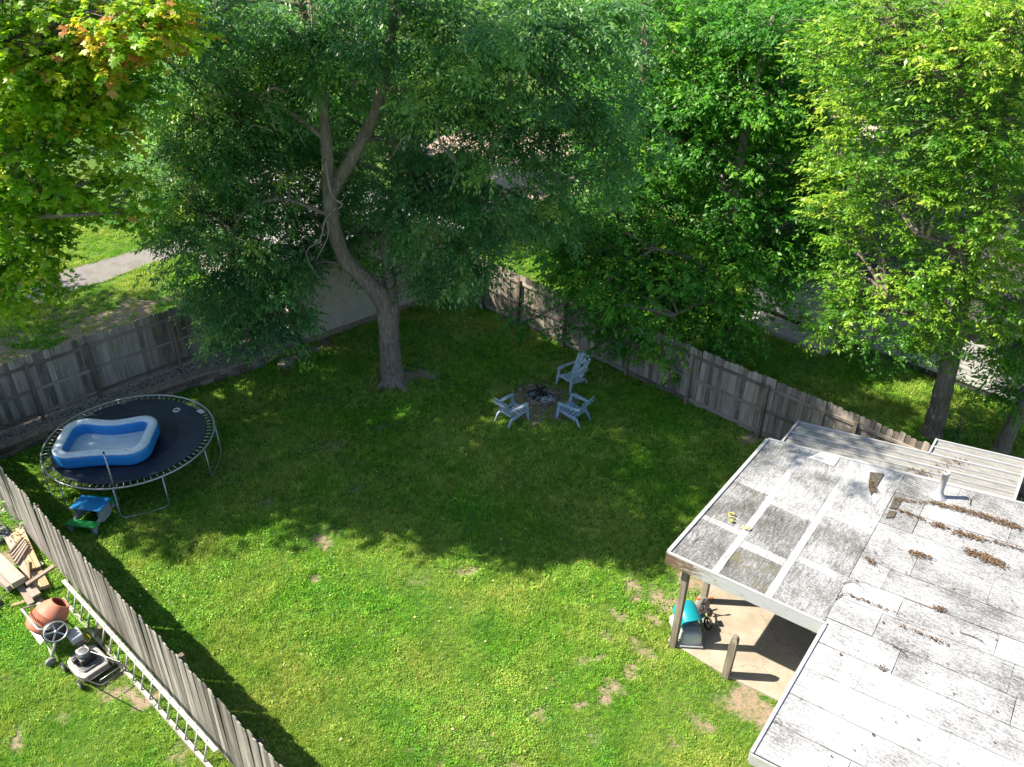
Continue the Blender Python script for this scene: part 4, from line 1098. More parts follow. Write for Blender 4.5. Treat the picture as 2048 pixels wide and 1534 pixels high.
# yoke bar over the back of the drum
MB().tube([(-.46, 0, .88), (-.46, -.25, 1.0), (-.42, -.32, 1.06), (.36, -.3, 1.06), (.44, -.2, 1.0), (.44, 0, .9)], .026, 8).build('yoke', M_FRAMEG, mx, True)
for x in (-.46, .44): MB().lathe([(.001, -.05), (.06, -.05), (.06, .05), (.001, .05)], 14, np.array([[0, 0, 1], [0, 1, 0], [-1, 0, 0]]).T, (x, 0, .86)).build('bearing', M_FRAMEG, mx, True)
# hand wheel
hw_ = thing.__call__ if False else None
whl = MB(); R_ = .215
rot = np.array([[.8, .0, -.6], [.0, 1, 0], [.6, 0, .8]])
def wpt(a, r_): 
    p_ = np.array([0, r_*math.cos(a), r_*math.sin(a)]); return rot @ p_+np.array([.56, -.06, .92])
wo = MB().tube([wpt(a, R_) for a in np.linspace(0, 2*PI, 32, endpoint=False)], .017, 8, closed=True).build('hand_wheel', M_STEEL, mx, True)
mb = MB()
for k in range(5):
    a = 2*PI*k/5+.3; mb.beam(wpt(a, .02), wpt(a, R_), .03, .014, (1, 0, .3))
mb.build('spokes', M_STEEL, wo); MB().tube([wpt(0, 0)-rot@np.array([.12, 0, 0]), wpt(0, 0)+rot@np.array([.025, 0, 0])], .035, 10).build('hub', M_STEEL, wo, True)
mb = MB(); mb.lathe([(.001, 0), (.235, 0), (.245, .03), (.245, .14), (.001, .14)], 28, np.stack([rot@np.array([0, 1., 0]), rot@np.array([0, 0, 1.]), rot@np.array([1., 0, 0])], 1), rot@np.array([-.19, 0, 0])+np.array([.56, -.06, .92])); mb.build('gear_cover', M_BLACK, mx, True)
# stand
MB().tube([(-.46, .0, .86), (-.5, -.1, .45), (-.5, -.12, .02)], .024, 8).build('leg', M_FRAMEG, mx, True)
MB().tube([(-.46, .0, .86), (-.5, .16, .45), (-.5, .3, .02)], .024, 8).build('leg', M_FRAMEG, mx, True)
MB().tube([(.44, .0, .86), (.5, -.16, .45), (.52, -.32, .1)], .028, 8).build('leg', M_FRAMEG, mx, True)
MB().tube([(.44, .0, .86), (.5, .16, .45), (.52, .3, .1)], .028, 8).build('leg', M_FRAMEG, mx, True)
MB().beam((-.5, -.11, .42), (.5, -.16, .42), .05, .05).build('crossbar', M_FRAMEG, mx)
MB().beam((-.5, -.115, .2), (.52, -.28, .2), .03, .03).build('crossbar', M_FRAMEG, mx)
for y in (-.34, .32):
    wl = MB().lathe([(.001, -.03), (.1, -.03), (.11, -.015), (.11, .015), (.1, .03), (.001, .03)], 20, np.array([[0, 0, 1], [0, 1, 0], [-1, 0, 0]]).T, (.57, y, .11)).build('wheel', plain('grey_tyre', (.26, .26, .27), .8, 0, .2, 9), mx, True)
rbox('motor_box', (.3, .24, .24), .04, plain('motor_grey', (.42, .46, .5), .45, 0, .1, 6), mx, (.62, .22, .55), (0, .15, 0))
rbox('motor_tray', (.3, .2, .03), .008, M_DRUMD, mx, (.6, .2, .41))
o = MB().quadslab([(-.3, -.36, .5), (.3, -.36, .5), (.26, -.16, .62), (-.26, -.16, .62)], .012).build('splash_guard', M_ALU, mx)
MB().tube([(.72, .3, .44), (.82, .36, .36), (.8, .44, .42), (.7, .42, .46), (.74, .32, .42)], .012, 6).build('power_cord', plain('yellow_cord', (.7, .5, .05), .5), mx, True)

# ---------------------------------------------------------------- lawn mower
mw = thing('lawn_mower', 'silver and black push mower with folded out handle by ladder', 'lawn mower', (-7.9, 10.24, 0), math.radians(-38))
mw.scale = (1.06, 1.06, 1.0)
# local x: toward the handle (rear)
M_MSIL = plain('mower_silver', (.40, .40, .41), .4, .3, .12, 8); M_MGREY = plain('mower_grey', (.12, .125, .14), .5, .1, .25, 8)
pl_ = [(-.36, -.16), (-.3, -.24), (-.15, -.275), (.12, -.275), (.27, -.23), (.3, -.2), (.3, .2), (.27, .23), (.12, .275), (-.15, .275), (-.3, .24), (-.36, .16)]
MB().prism(pl_, .07, .2).build('deck', M_MSIL, mw, bevel=.02)
MB().prism([(x*.72-.02, y*.72) for x, y in pl_], .19, .235).build('deck_top', M_MGREY, mw, bevel=.012)
rbox('engine', (.25, .27, .14), .03, M_BLACK, mw, (-.04, 0, .3))
MB().lathe([(.001, .47), (.05, .47), (.09, .46), (.115, .43), (.12, .37), (.11, .36)], 24, None, (-.05, 0, 0)).build('engine_shroud', M_MGREY, mw, True)
MB().tube([(-.05+.085*math.cos(a), .085*math.sin(a), .462) for a in np.linspace(0, 2*PI, 20, endpoint=False)], .012, 6, closed=True).build('starter_ring', M_MSIL, mw, True)
rbox('fuel_tank', (.12, .2, .1), .03, M_MSIL, mw, (-.2, .02, .34)); rbox('air_filter', (.1, .08, .1), .02, M_BLACK, mw, (-.08, -.17, .33))
MB().lathe([(.02, 0), (.02, .03), (.001, .03)], 10, None, (-.2, .06, .39)).build('fuel_cap', M_BLACK, mw)
rbox('rear_flap', (.1, .42, .14), .015, M_BLACK, mw, (.34, 0, .16), (0, .5, 0))
for x in (-.3, .28):
    for y in (-.31, .31):
        wl = MB().lathe([(.001, -.025), (.085, -.025), (.1, -.015), (.1, .015), (.085, .025), (.001, .025)], 20, np.array([[1, 0, 0], [0, 0, 1], [0, -1, 0]]).T, (x, y, .1)).build('wheel', M_RUBBER, mw, True)
        MB().lathe([(.001, -.03), (.055, -.028), (.055, .028), (.001, .03)], 16, np.array([[1, 0, 0], [0, 0, 1], [0, -1, 0]]).T, (x, y, .1)).build('rim', M_MSIL, wl, True)
MB().tube([(.24, -.25, .2), (.6, -.25, .42), (1.05, -.23, .68), (1.12, -.2, .72), (1.12, .2, .72), (1.05, .23, .68), (.6, .25, .42), (.24, .25, .2)], .013, 8).build('handle', M_BLACK, mw, True)
MB().tube([(.62, -.25, .43), (.62, .25, .43)], .011, 8).build('handle_brace', M_BLACK, mw, True)
MB().tube([(1.0, -.2, .7), (1.03, -.19, .76), (1.03, .19, .76), (1.0, .2, .7)], .006, 6).build('control_bail', M_STEEL, mw, True)
MB().tube([(.04, .08, .44), (.3, .2, .4), (.75, .26, .56)], .007, 6).build('pull_cord', M_WHITEP, mw, True)

# things at the far left edge
p = at(2, 1215); gc_ = thing('grass_trimmer', 'black grass trimmer lying on the lawn at the lumber pile', 'trimmer', (p[0]-.1, p[1], 0), math.radians(20))
MB().lathe([(.001, .12), (.1, .11), (.16, .05), (.16, .02), (.001, .02)], 20).build('head', M_BLACK, gc_, True)
MB().tube([(0, 0, .1), (.12, -.2, .12), (-.1, -.75, .06)], .015, 8).build('shaft', M_BLACK, gc_, True); MB().tube([(0, .02, .1), (.2, .16, .14), (.32, .3, .1)], .013, 8).build('handle', M_BLACK, gc_, True); MB().tube([(-.05, .02, .1), (.1, .05, .2), (.02, -.12, .24)], .008, 6).build('cable', M_STEEL, gc_, True)
p = at(-30, 1085); o = MB().box((0, 0, .05), (1.0, .7, .12)).build('paving_slab', plain('dark_slab', (.12, .125, .15), .8, 0, .2, 6), None, bevel=.01); o.location = (p[0], p[1], 0); o.rotation_euler = (0, 0, .9); tag(o, 'dark grey slab behind the lumber at the fence', 'slab')

# ---------------------------------------------------------------- trees
def leaf_mat(name, stops, gloss=.4, trans=.35, tcol=None):
    m, nt, b = newmat(name)
    geo = nt.nodes.new('ShaderNodeNewGeometry')
    a = nt.nodes.new('ShaderNodeAttribute'); a.attribute_name = 'tone'
    k = math_(nt, 'ADD', a.outputs['Fac'], math_(nt, 'MULTIPLY', math_(nt, 'SUBTRACT', geo.outputs['Random Per Island'], .5), .16))
    c = ramp(nt, k, stops)
    nt.links.new(c, b.inputs['Base Color']); b.inputs['Roughness'].default_value = gloss; b.inputs['Specular IOR Level'].default_value = .45
    t = nt.nodes.new('ShaderNodeBsdfTranslucent')
    nt.links.new(mixc(nt, 1.0, c, tcol or (1.3, 1.5, .55), 'MULTIPLY'), t.inputs[0])
    ms = nt.nodes.new('ShaderNodeMixShader'); ms.inputs[0].default_value = trans
    nt.links.new(b.outputs[0], ms.inputs[1]); nt.links.new(t.outputs[0], ms.inputs[2])
    nt.links.new(ms.outputs[0], nt.nodes['Material Output'].inputs[0])
    return m
def bark_mat(name, a, b_, c_):
    m, nt, b = newmat(name); v = objvec(nt)
    n1 = noise(nt, mapping(nt, v, (9, 9, 1.6)), 2.2, 6, .75, .6); n2 = noise(nt, v, 1.1, 3)
    k = math_(nt, 'ADD', math_(nt, 'MULTIPLY', n1, .8), math_(nt, 'MULTIPLY', n2, .25))
    nt.links.new(ramp(nt, k, [(.36, a), (.52, b_), (.72, c_)]), b.inputs['Base Color']); b.inputs['Roughness'].default_value = .95
    bump(nt, b, n1, 1.0, .05)
    return m
M_BARK = bark_mat('grey_brown_bark', (.075, .058, .045), (.215, .17, .138), (.40, .34, .29))
M_DEADW = plain('dead_wood', (.34, .29, .24), .9, 0, .18, 8)
LM1 = leaf_mat('blue_green_leaf', [(0, (.035, .115, .044)), (.35, (.085, .225, .075)), (.65, (.19, .37, .12)), (.85, (.33, .50, .11)), (1, (.46, .56, .1))], .42, .42)
LM2 = leaf_mat('maple_leaf', [(0, (.05, .17, .01)), (.3, (.13, .32, .016)), (.52, (.27, .45, .022)), (.7, (.44, .50, .03)), (.86, (.55, .36, .07)), (1, (.55, .22, .09))], .45, .5, (1.4, 1.45, .5))
LM3 = leaf_mat('deep_green_leaf', [(0, (.022, .11, .014)), (.4, (.06, .22, .02)), (.75, (.15, .37, .03)), (1, (.32, .5, .045))], .5, .4)
LM4 = leaf_mat('yellow_green_leaf', [(0, (.035, .13, .014)), (.3, (.10, .25, .022)), (.55, (.20, .36, .03)), (.8, (.36, .48, .05)), (1, (.52, .5, .12))], .38, .4)
LM5 = leaf_mat('mid_green_leaf', [(0, (.03, .11, .012)), (.5, (.08, .22, .02)), (1, (.24, .38, .04))], .42, .35)

def unit(a): return a/(np.linalg.norm(a, axis=-1, keepdims=True)+1e-9)
def cat_pts(rng, P0, P1, n): pass

def spray_leaves(rng, P, D, tone, nleaf, L, ll, lw, droop, spread=.87, style='pinnate', jitter=.25):
    """leaves along drooping stalks. returns (verts (k*4,3), tones)"""
    n = len(P); V = []; T = []
    Ls = L*rng.uniform(.6, 1.3, n)[:, None]; sz = rng.uniform(.75, 1.2, n)[:, None]
    up = np.array([0, 0, 1.0])
    for k in range(nleaf):
        t = (k+.6)/nleaf
        pos = P+D*Ls*t; pos = pos-up*(droop*Ls*t*t)
        ax = unit(D-up*2*droop*t)
        sd = unit(np.cross(ax, up)+rng.normal(0, .15, (n, 3)))
        s = 1 if k % 2 else -1
        if k == nleaf-1: ld = unit(ax+rng.normal(0, jitter*.5, (n, 3)))
        else: ld = unit(ax*math.sqrt(max(0, 1-spread**2))+sd*s*spread-up*.18+rng.normal(0, jitter, (n, 3)))
        nrm = unit(np.cross(ld, np.cross(up+rng.normal(0, .35, (n, 3)), ld)))
        wd = np.cross(nrm, ld)
        sc = rng.uniform(.45, 1.3, n)[:, None]*sz
        l_ = ll*sc; w2 = lw*sc*.5
        if style == 'lobed':
            for da, sl in ((0, 1.0), (.85, .8), (-.85, .8)):
                d2_ = ld*math.cos(da)+wd*math.sin(da); e2 = -ld*math.sin(da)+wd*math.cos(da)
                V.append(np.stack([pos, pos+d2_*l_*.55*sl+e2*w2*sl*.8, pos+d2_*l_*sl-nrm*l_*.12, pos+d2_*l_*.55*sl-e2*w2*sl*.8], 1)); T.append(tone)
        else:
            V.append(np.stack([pos, pos+ld*l_*.45+wd*w2-nrm*w2*.3, pos+ld*l_-nrm*l_*.16, pos+ld*l_*.45-wd*w2-nrm*w2*.3], 1)); T.append(tone)
    V = np.concatenate(V).reshape(-1, 3); T = np.repeat(np.concatenate(T), 4)
    return V, T

def tree(seed, name, label, base, trunk, limbs, blobs, mat, dens=250, nleaf=9, L=.42, ll=.115, lw=.046, droop=.35, style='pinnate', bark=None, group=None, pitch=.1, clump=11, tonefn=None, csig=.30, bare=(), flat=1.0, origin=None):
    rng = np.random.default_rng(seed)
    bark = bark or M_BARK
    base = np.array(base, float)
    t = thing(name, label, 'tree', tuple(base), 0, group)
    mb = MB(); P, R = zip(*[(p[:3], p[3]) for p in trunk]); P = np.array(P)-base
    # smooth the trunk a little
    def dense(P, R, k=5):
        P = np.array(P, float); R = np.array(R, float); n = len(P); out = []; ro = []
        for i in range(n-1):
            p0 = P[max(i-1, 0)]; p1 = P[i]; p2 = P[i+1]; p3 = P[min(i+2, n-1)]
            for j in range(k):
                u = j/k
                out.append(.5*((2*p1)+(-p0+p2)*u+(2*p0-5*p1+4*p2-p3)*u*u+(-p0+3*p1-3*p2+p3)*u**3)); ro.append(R[i]*(1-u)+R[i+1]*u)
        out.append(P[-1]); ro.append(R[-1]); out = np.array(out); ro = np.array(ro)
        return out, ro*(1+.06*np.sin(np.arange(len(ro))*1.7+seed))
    Pd, Rd = dense(P, R); mb.tube(Pd, Rd, 12); mb.build('trunk', bark, t, True)
    nodes = [(Pd+base)]
    for lm in limbs:
        Q, R2 = zip(*[(p[:3], p[3]) for p in lm]); Qd, Rq = dense(np.array(Q)-base, R2)
        MB().tube(Qd, Rq, 8).build('limb', bark, t, True); nodes.append(Qd+base)
    nodes = np.concatenate(nodes)
    VV = []; TT = []; tw = MB()
    for bl in blobs:
        c, r = np.array(bl[0], float), np.broadcast_to(np.array(bl[1], float), (3,)).copy(); k = bl[2] if len(bl) > 2 else 1.0; tb_ = (bl[3] if len(bl) > 3 else 0.0)+rng.normal(0, .09)
        rm = float(np.mean(r)); ns = int(dens*k*rm*rm); nc = max(3, ns//clump)
        d = unit(rng.normal(0, 1, (nc, 3))); rad = rng.random(nc)**.42
        C = c+d*rad[:, None]*r*np.array([1, 1, flat])
        # feeder branch for the blob
        j = np.argmin(((nodes-c)**2).sum(1)+np.maximum(0, nodes[:, 2]-c[2])**2*.5); s0 = nodes[j]; L0 = np.linalg.norm(c-s0)
        if L0 > .4:
            mid = (s0+c)/2+np.array([0, 0, .18*L0])+rng.normal(0, .08*L0, 3)
            tw.tube(dense(np.array([s0, mid, c])-base, [.05+.012*L0, .035+.006*L0, .02], 4)[0], np.linspace(.035+.014*L0, .018, 9), 6)
        feed = np.array([s0*(1-u)+c*u+np.array([0, 0, .18*L0*4*u*(1-u)*.5]) for u in np.linspace(.4, 1, 6)])
        for q_ in range(nc):
            if q_ % 2: continue
            f_ = feed[rng.integers(0, 6)]; m_ = (f_+C[q_])/2+np.array([0, 0, .15])+rng.normal(0, .12, 3)
            tw.tube(np.array([f_, m_, C[q_]])-base, [.016, .011, .005], 4, cap=False)
        idx = rng.integers(0, nc, ns)
        Pp = C[idx]+rng.normal(0, 1, (ns, 3))*np.array([csig, csig, csig*.62])
        out = unit((C[idx]-c)*np.array([1, 1, .35])+rng.normal(0, .55, (ns, 3))*rm*.6)
        D = unit(out*np.array([1, 1, .5])+np.array([0, 0, pitch]))
        ctone = rng.normal(.42, .17, nc)[idx]+rng.normal(0, .08, ns)+tb_
        if tonefn is not None: ctone = tonefn(Pp, ctone, rng)
        V, T = spray_leaves(rng, Pp, D, ctone, nleaf, L, ll, lw, droop, style=style)
        VV.append(V); TT.append(T)
    if tw.n:
        o = tw.build('branches', bark, t, True); o['kind'] = 'stuff'
    V = np.concatenate(VV)-base; T = np.clip(np.concatenate(TT), 0, 1)
    cr = put('crown', fast_mesh('crown', V, 4, mat, {'tone': T}), t); cr['kind'] = 'stuff'
    for pts_, r0 in bare:
        Q = np.array(pts_, float)-base; MB().tube(dense(Q, np.linspace(r0, r0*.4, len(Q)), 3)[0], np.linspace(r0, r0*.35, (len(Q)-1)*3+1), 6).build('dead_branch', M_DEADW, t, True)
    return t, len(V)//4

def bp(px, py, d):
    """point on the ray through a photo pixel at ground distance d"""
    q = np.array([(px-W_/2)/FPX, -(py-H_/2)/FPX, 1.0]) @ CR
    return q*d/q[1]+np.array([0, 0, CAMH])
NL = 0
# the big leaning tree by the garage
base = np.array([-3.62, 20.95, -.05])
trunk = [(-3.60, 20.92, -.1, .46), (-3.62, 20.95, .25, .36), (-3.66, 21.05, 1.3, .30), (-3.74, 21.15, 2.5, .29), (-4.25, 21.1, 3.25, .235), (-4.74, 21.0, 3.95, .21), (-4.93, 20.8, 5.1, .195), (-4.90, 20.7, 6.05, .185), (-4.83, 20.6, 7.7, .13), (-4.85, 20.4, 9.2, .10), (-5.2, 19.9, 12.2, .06)]
limbs = [[(-3.58, 21.0, .9, .2), (-3.52, 21.15, 2.3, .2), (-3.62, 21.6, 3.1, .17), (-3.75, 22.3, 4.4, .13), (-3.1, 23.2, 6.4, .09), (-2.2, 23.8, 8.5, .05)],
         [(-4.9, 20.75, 5.8, .16), (-4.45, 20.6, 6.5, .17), (-3.97, 20.5, 7.25, .165), (-3.5, 20.4, 8.1, .15), (-3.2, 20.3, 9.0, .13), (-2.9, 20.0, 10.3, .11), (-2.4, 19.3, 13.2, .06)],
         [(-3.3, 20.35, 8.7, .10), (-2.3, 20.2, 8.55, .085), (-1.5, 20.0, 8.75, .075), (-.7, 19.8, 9.25, .07), (.3, 19.6, 9.2, .045)],
         [(-3.15, 20.3, 9.0, .07), (-3.9, 20.1, 9.25, .05), (-4.5, 19.9, 9.0, .03)],
         [(-4.85, 20.6, 7.3, .07), (-6.2, 20.5, 8.3, .05), (-7.6, 20.4, 8.2, .035), (-8.2, 20.3, 6.8, .02)],
         [(-4.9, 20.8, 5.2, .06), (-6.2, 20.4, 5.8, .045), (-7.3, 20.2, 5.2, .03), (-7.4, 20.1, 3.6, .02)]]
bl1 = [(bp(430, 500, 20.2), (1.5, 1.3, 1.4)), (bp(500, 600, 20.0), (1.25, 1.1, 1.1)), (bp(470, 660, 20.0), (.9, .8, .65)), (bp(395, 360, 20.6), (1.6, 1.5, 1.5)), (bp(560, 640, 20.2), (.85, .8, .9)), (bp(365, 430, 20.8), (.75, .7, .65), .8, .2),
       (bp(440, 170, 21), (1.9, 1.8, 1.8)), (bp(590, 90, 22), (1.9, 1.8, 1.7)), (bp(560, 330, 22.6), (1.2, 1.2, 1.4), .55), (bp(480, 280, 21.5), (1.3, 1.3, 1.3), .9),
       (bp(745, 470, 23), (1.0, 1.0, 1.3), .9), (bp(800, 540, 21.6), (.8, .7, .6), .9), (bp(860, 430, 20.8), (1.25, 1.1, 1.35)), (bp(930, 500, 20.8), (1.1, 1.0, 1.1)), (bp(800, 400, 21.3), (.7, .7, 1.1)), (bp(985, 400, 20.6), (1.2, 1.1, 1.3)),
       (bp(1010, 300, 20), (1.2, 1.2, 1.0), .8), (bp(900, 120, 19.4), (1.6, 1.5, 1.2), 1.0, .1), (bp(1000, 60, 19.0), (1.6, 1.5, 1.4), 1.0, .1), (bp(1120, 150, 20.2), (1.9, 1.8, 1.7)), (bp(1190, 290, 20.8), (1.5, 1.4, 1.4)), (bp(1090, 420, 21.5), (1.2, 1.2, 1.4), .7),
       (bp(700, 60, 22), (1.7, 1.7, 1.5), .8), (bp(800, 20, 19.5), (1.8, 1.6, 1.2), .8), (bp(700, 170, 23.5), (1.4, 1.3, 1.5), .5), (bp(640, 200, 22.8), (1.0, 1.0, 1.2), .5),
       (bp(380, 230, 20.8), (1.3, 1.2, 1.2)), (bp(520, 480, 20.8), (1.1, 1, 1.1), .9), (bp(560, 560, 20.6), (.9, .8, .8)), (bp(430, 590, 20.4), (.9, .8, .9)), (bp(900, 560, 21.2), (.8, .7, .55)), (bp(820, 300, 21.6), (.9, .9, 1.1), .8), (bp(860, 210, 20.6), (1, .9, .8), .9), (bp(690, 470, 23.5), (.8, .8, 1), .7), (bp(600, 430, 23), (.9, .9, 1.1), .5), (bp(1150, 60, 20), (1.6, 1.5, 1.3)), (bp(1080, 300, 21), (1, 1, 1), .7), ((-4.6, 18.6, 13.2), (2.2, 1.8, 1.4), .6), ((-6.8, 17.6, 13.2), (2.1, 1.9, 1.5), .75), ((-9.6, 18.4, 13.2), 1.7, .6), ((-5.2, 16.6, 13.8), (2.0, 1.8, 1.3), .55), (bp(437, 29, 19.9), (1.3, 1.2, 1.1), .9), (bp(640, 150, 19.7), (.75, .7, .6), .9), (bp(625, 60, 19.4), (.9, .8, .7), .9), (bp(450, 410, 21.6), (1.1, 1, 1)), (bp(700, 110, 19.6), (.7, .7, .5), .8), ((-5.6, 22.4, 4.6), 1.0), (bp(620, 480, 22.2), (.7, .6, .6), .8), (bp(600, 560, 21.4), (.6, .5, .5), .9), (bp(880, 350, 22), (1, .9, .9)), (bp(960, 260, 22), (1, 1, .9)), ((-6.0, 24.4, 6.2), 1.3), ((-4.7, 24.3, 4.8), .9), ((-7.9, 24.4, 8.2), 1.3), ((-6.3, 21.8, 6.2), 1.0, .9), ((-2.6, 17.4, 13.6), (1.7, 1.5, 1.2), .5), ((-3.2, 15.4, 13.6), (1.9, 1.6, 1.2), .4), ((-8.7, 22.6, 4.4), 1.5), ((-7.4, 22.6, 8.2), (1.6, 1.4, 1.3), .8), ((-8.2, 19.2, 9.6), (1.5, 1.2, 1.1), .7), ((-9.6, 22.8, 6.4), (1.6, 1.5, 1.5)), (bp(600, 430, 23), (.9, .9, 1.1), .6), (bp(650, 320, 23.2), (1, .9, 1), .8), (bp(710, 380, 23.6), (.9, .9, .9), .8), (bp(950, 220, 20.4), (.9, .8, .7), .8), (bp(840, 340, 21.4), (.9, .8, .8), .8)]  # clumps higher than the camera are unseen, added to shade lawn, chairs and roof
dead = [([bp(650, 320, 20.45), bp(663, 390, 20.35), bp(685, 408, 20.3), bp(672, 420, 20.35)], .05), ([bp(672, 415, 20.35), bp(650, 440, 20.3), bp(640, 480, 20.2), bp(612, 505, 20.2), bp(635, 555, 20.2)], .035), ([bp(655, 440, 20.3), bp(655, 475, 20.3), bp(632, 520, 20.2)], .028),
        ([bp(832, 190, 19.8), bp(868, 235, 19.7), bp(882, 290, 19.6), bp(915, 330, 19.6), bp(905, 365, 19.6)], .05), ([bp(868, 235, 19.7), bp(900, 258, 19.5), bp(940, 265, 19.5), bp(985, 285, 19.5)], .03), ([bp(832, 190, 19.8), bp(828, 245, 19.8), bp(800, 285, 19.8), bp(786, 310, 19.8)], .03), ([bp(828, 245, 19.8), bp(848, 275, 19.7), bp(870, 320, 19.7)], .018),
        ([bp(575, 185, 20.4), bp(538, 178, 20.3), bp(545, 240, 20.2), bp(552, 262, 20.2)], .05), ([bp(700, 168, 20.3), bp(740, 155, 20.2), bp(770, 150, 20.2)], .05), ([bp(770, 160, 20.2), bp(771, 230, 20.1), bp(785, 285, 20.1)], .018), ([bp(545, 262, 20.2), bp(510, 250, 20.2), bp(495, 262, 20.2)], .025), ([bp(590, 255, 20.4), bp(612, 295, 20.4)], .015)]
_, n_ = tree(11, 'leaning_tree', 'big forked tree with leaning trunk and drooping blue green leaves by the garage wall', base, trunk, limbs, bl1, LM1, dens=420, ll=.145, lw=.055, clump=17, csig=.235, bare=dead, droop=.45, pitch=.05); NL += n_
r0_ = MB().tube([(0, 0, .22), (.18, -.18, .14), (.42, -.5, .05), (.62, -.85, -.03)], [.2, .13, .08, .04], 8)
trk = [o for o in bpy.data.objects if o.name == 'leaning_tree'][0]
r0_.build('root', M_BARK, trk, True)
MB().tube([(.05, .0, .25), (-.25, -.3, .1), (-.45, -.4, -.03)], [.16, .1, .05], 8).build('root', M_BARK, trk, True)

# maple at the left, close to the viewer
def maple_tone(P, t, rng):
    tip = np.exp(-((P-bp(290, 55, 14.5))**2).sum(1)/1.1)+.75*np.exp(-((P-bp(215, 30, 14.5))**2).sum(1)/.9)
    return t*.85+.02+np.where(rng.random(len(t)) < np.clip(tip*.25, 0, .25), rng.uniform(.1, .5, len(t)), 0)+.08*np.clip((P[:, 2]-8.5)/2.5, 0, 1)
base = np.array([-15.2, 17.6, -.05])
trunk = [(-15.2, 17.6, -.1, .4), (-15.2, 17.6, .5, .3), (-15.0, 17.5, 2.5, .26), (-14.6, 17.3, 5, .22), (-14.0, 17, 8, .16), (-13.4, 16.8, 11, .1), (-13, 16.5, 14, .05)]
limbs = [[(-14.8, 17.4, 4, .13), (-13, 16.6, 6.2, .1), (-11, 16, 7.2, .07), (-9.6, 15.6, 7, .04)], [(-14.2, 17.1, 7, .12), (-12, 16, 9, .09), (-10, 15, 10, .05), (-8.4, 14.6, 10.4, .03)], [(-14.6, 17.3, 5, .1), (-14.5, 19, 7, .08), (-13, 20.5, 8, .04)], [(-13.8, 17, 9, .1), (-12.5, 14.5, 11.5, .06), (-10.5, 13.6, 12.2, .03)]]
bl2 = [(bp(30, 60, 15.2), 1.5), (bp(140, 130, 15.4), 1.45), (bp(50, 260, 15.6), 1.5), (bp(100, 250, 15.8), (.8, .8, .5), .6), (bp(30, 420, 16), 1.3), (bp(40, 505, 16.2), (.75, .75, .55)), (bp(30, 570, 16.4), (1.0, 1.0, .6)), (bp(215, 60, 14.6), (.8, .8, .7), 1.2, .1), (bp(300, 60, 14.5), (.75, .75, .55), 1.3, .12),
       (bp(235, 355, 15.4), (.5, .5, .35), .9), (bp(255, 425, 15.2), (.42, .42, .28), .9), (bp(170, 405, 15.5), (.55, .5, .4), .8), (bp(200, 210, 15.5), (.8, .8, .7)), (bp(330, 20, 15), (.7, .7, .5), .9), (bp(50, 380, 16), .7), (bp(60, 150, 14.5), .9),
       ((-12.9, 17.5, 9.4), 2.3, .6), ((-12.6, 16.9, 12.4), 2.5, .5), ((-15.6, 17.9, 10.5), 3.0, .62), ((-14.2, 18.2, 8.4), 2.2, .62), ((-15.2, 16.4, 8.2), 2.4, .62), ((-13.4, 17.2, 13.0), 2.3, .62), ((-10.6, 16.1, 13.6), 2.0, .55), ((-17, 16.2, 11.6), 2.4, .62), ((-16.6, 18.4, 6.4), 2.0, .5), ((-19, 22, 8), 2.4, .8), ((-17.2, 23.2, 7.2), 2.0, .7), ((-20.5, 24.8, 9), 2.4, .7), ((-15.8, 21.6, 6.2), 1.7, .8), ((-13.8, 21.2, 7.7), 1.6, .8), ((-13.4, 19.2, 12.6), 1.4, .5), ((-17.5, 20.4, 6.5), 1.8, .7), ((-23, 22.5, 8.5), 2.6, .5), ((-24, 25.2, 8), 2.5, .5), ((-26.5, 24, 9), 2.4, .4), ((-21, 20.5, 7), 2.0, .5), ((-9.8, 16.6, 13.6), 2.0, .62)]  # clumps mostly out of view, added to cast shade on lawn and drive
_, n_ = tree(23, 'maple_tree', 'maple with lobed leaves and a few orange tips hanging over driveway', base, trunk, limbs, bl2, LM2, dens=420, nleaf=6, L=.28, ll=.108, lw=.075, droop=.35, style='lobed', tonefn=maple_tone, clump=9, csig=.2); NL += n_

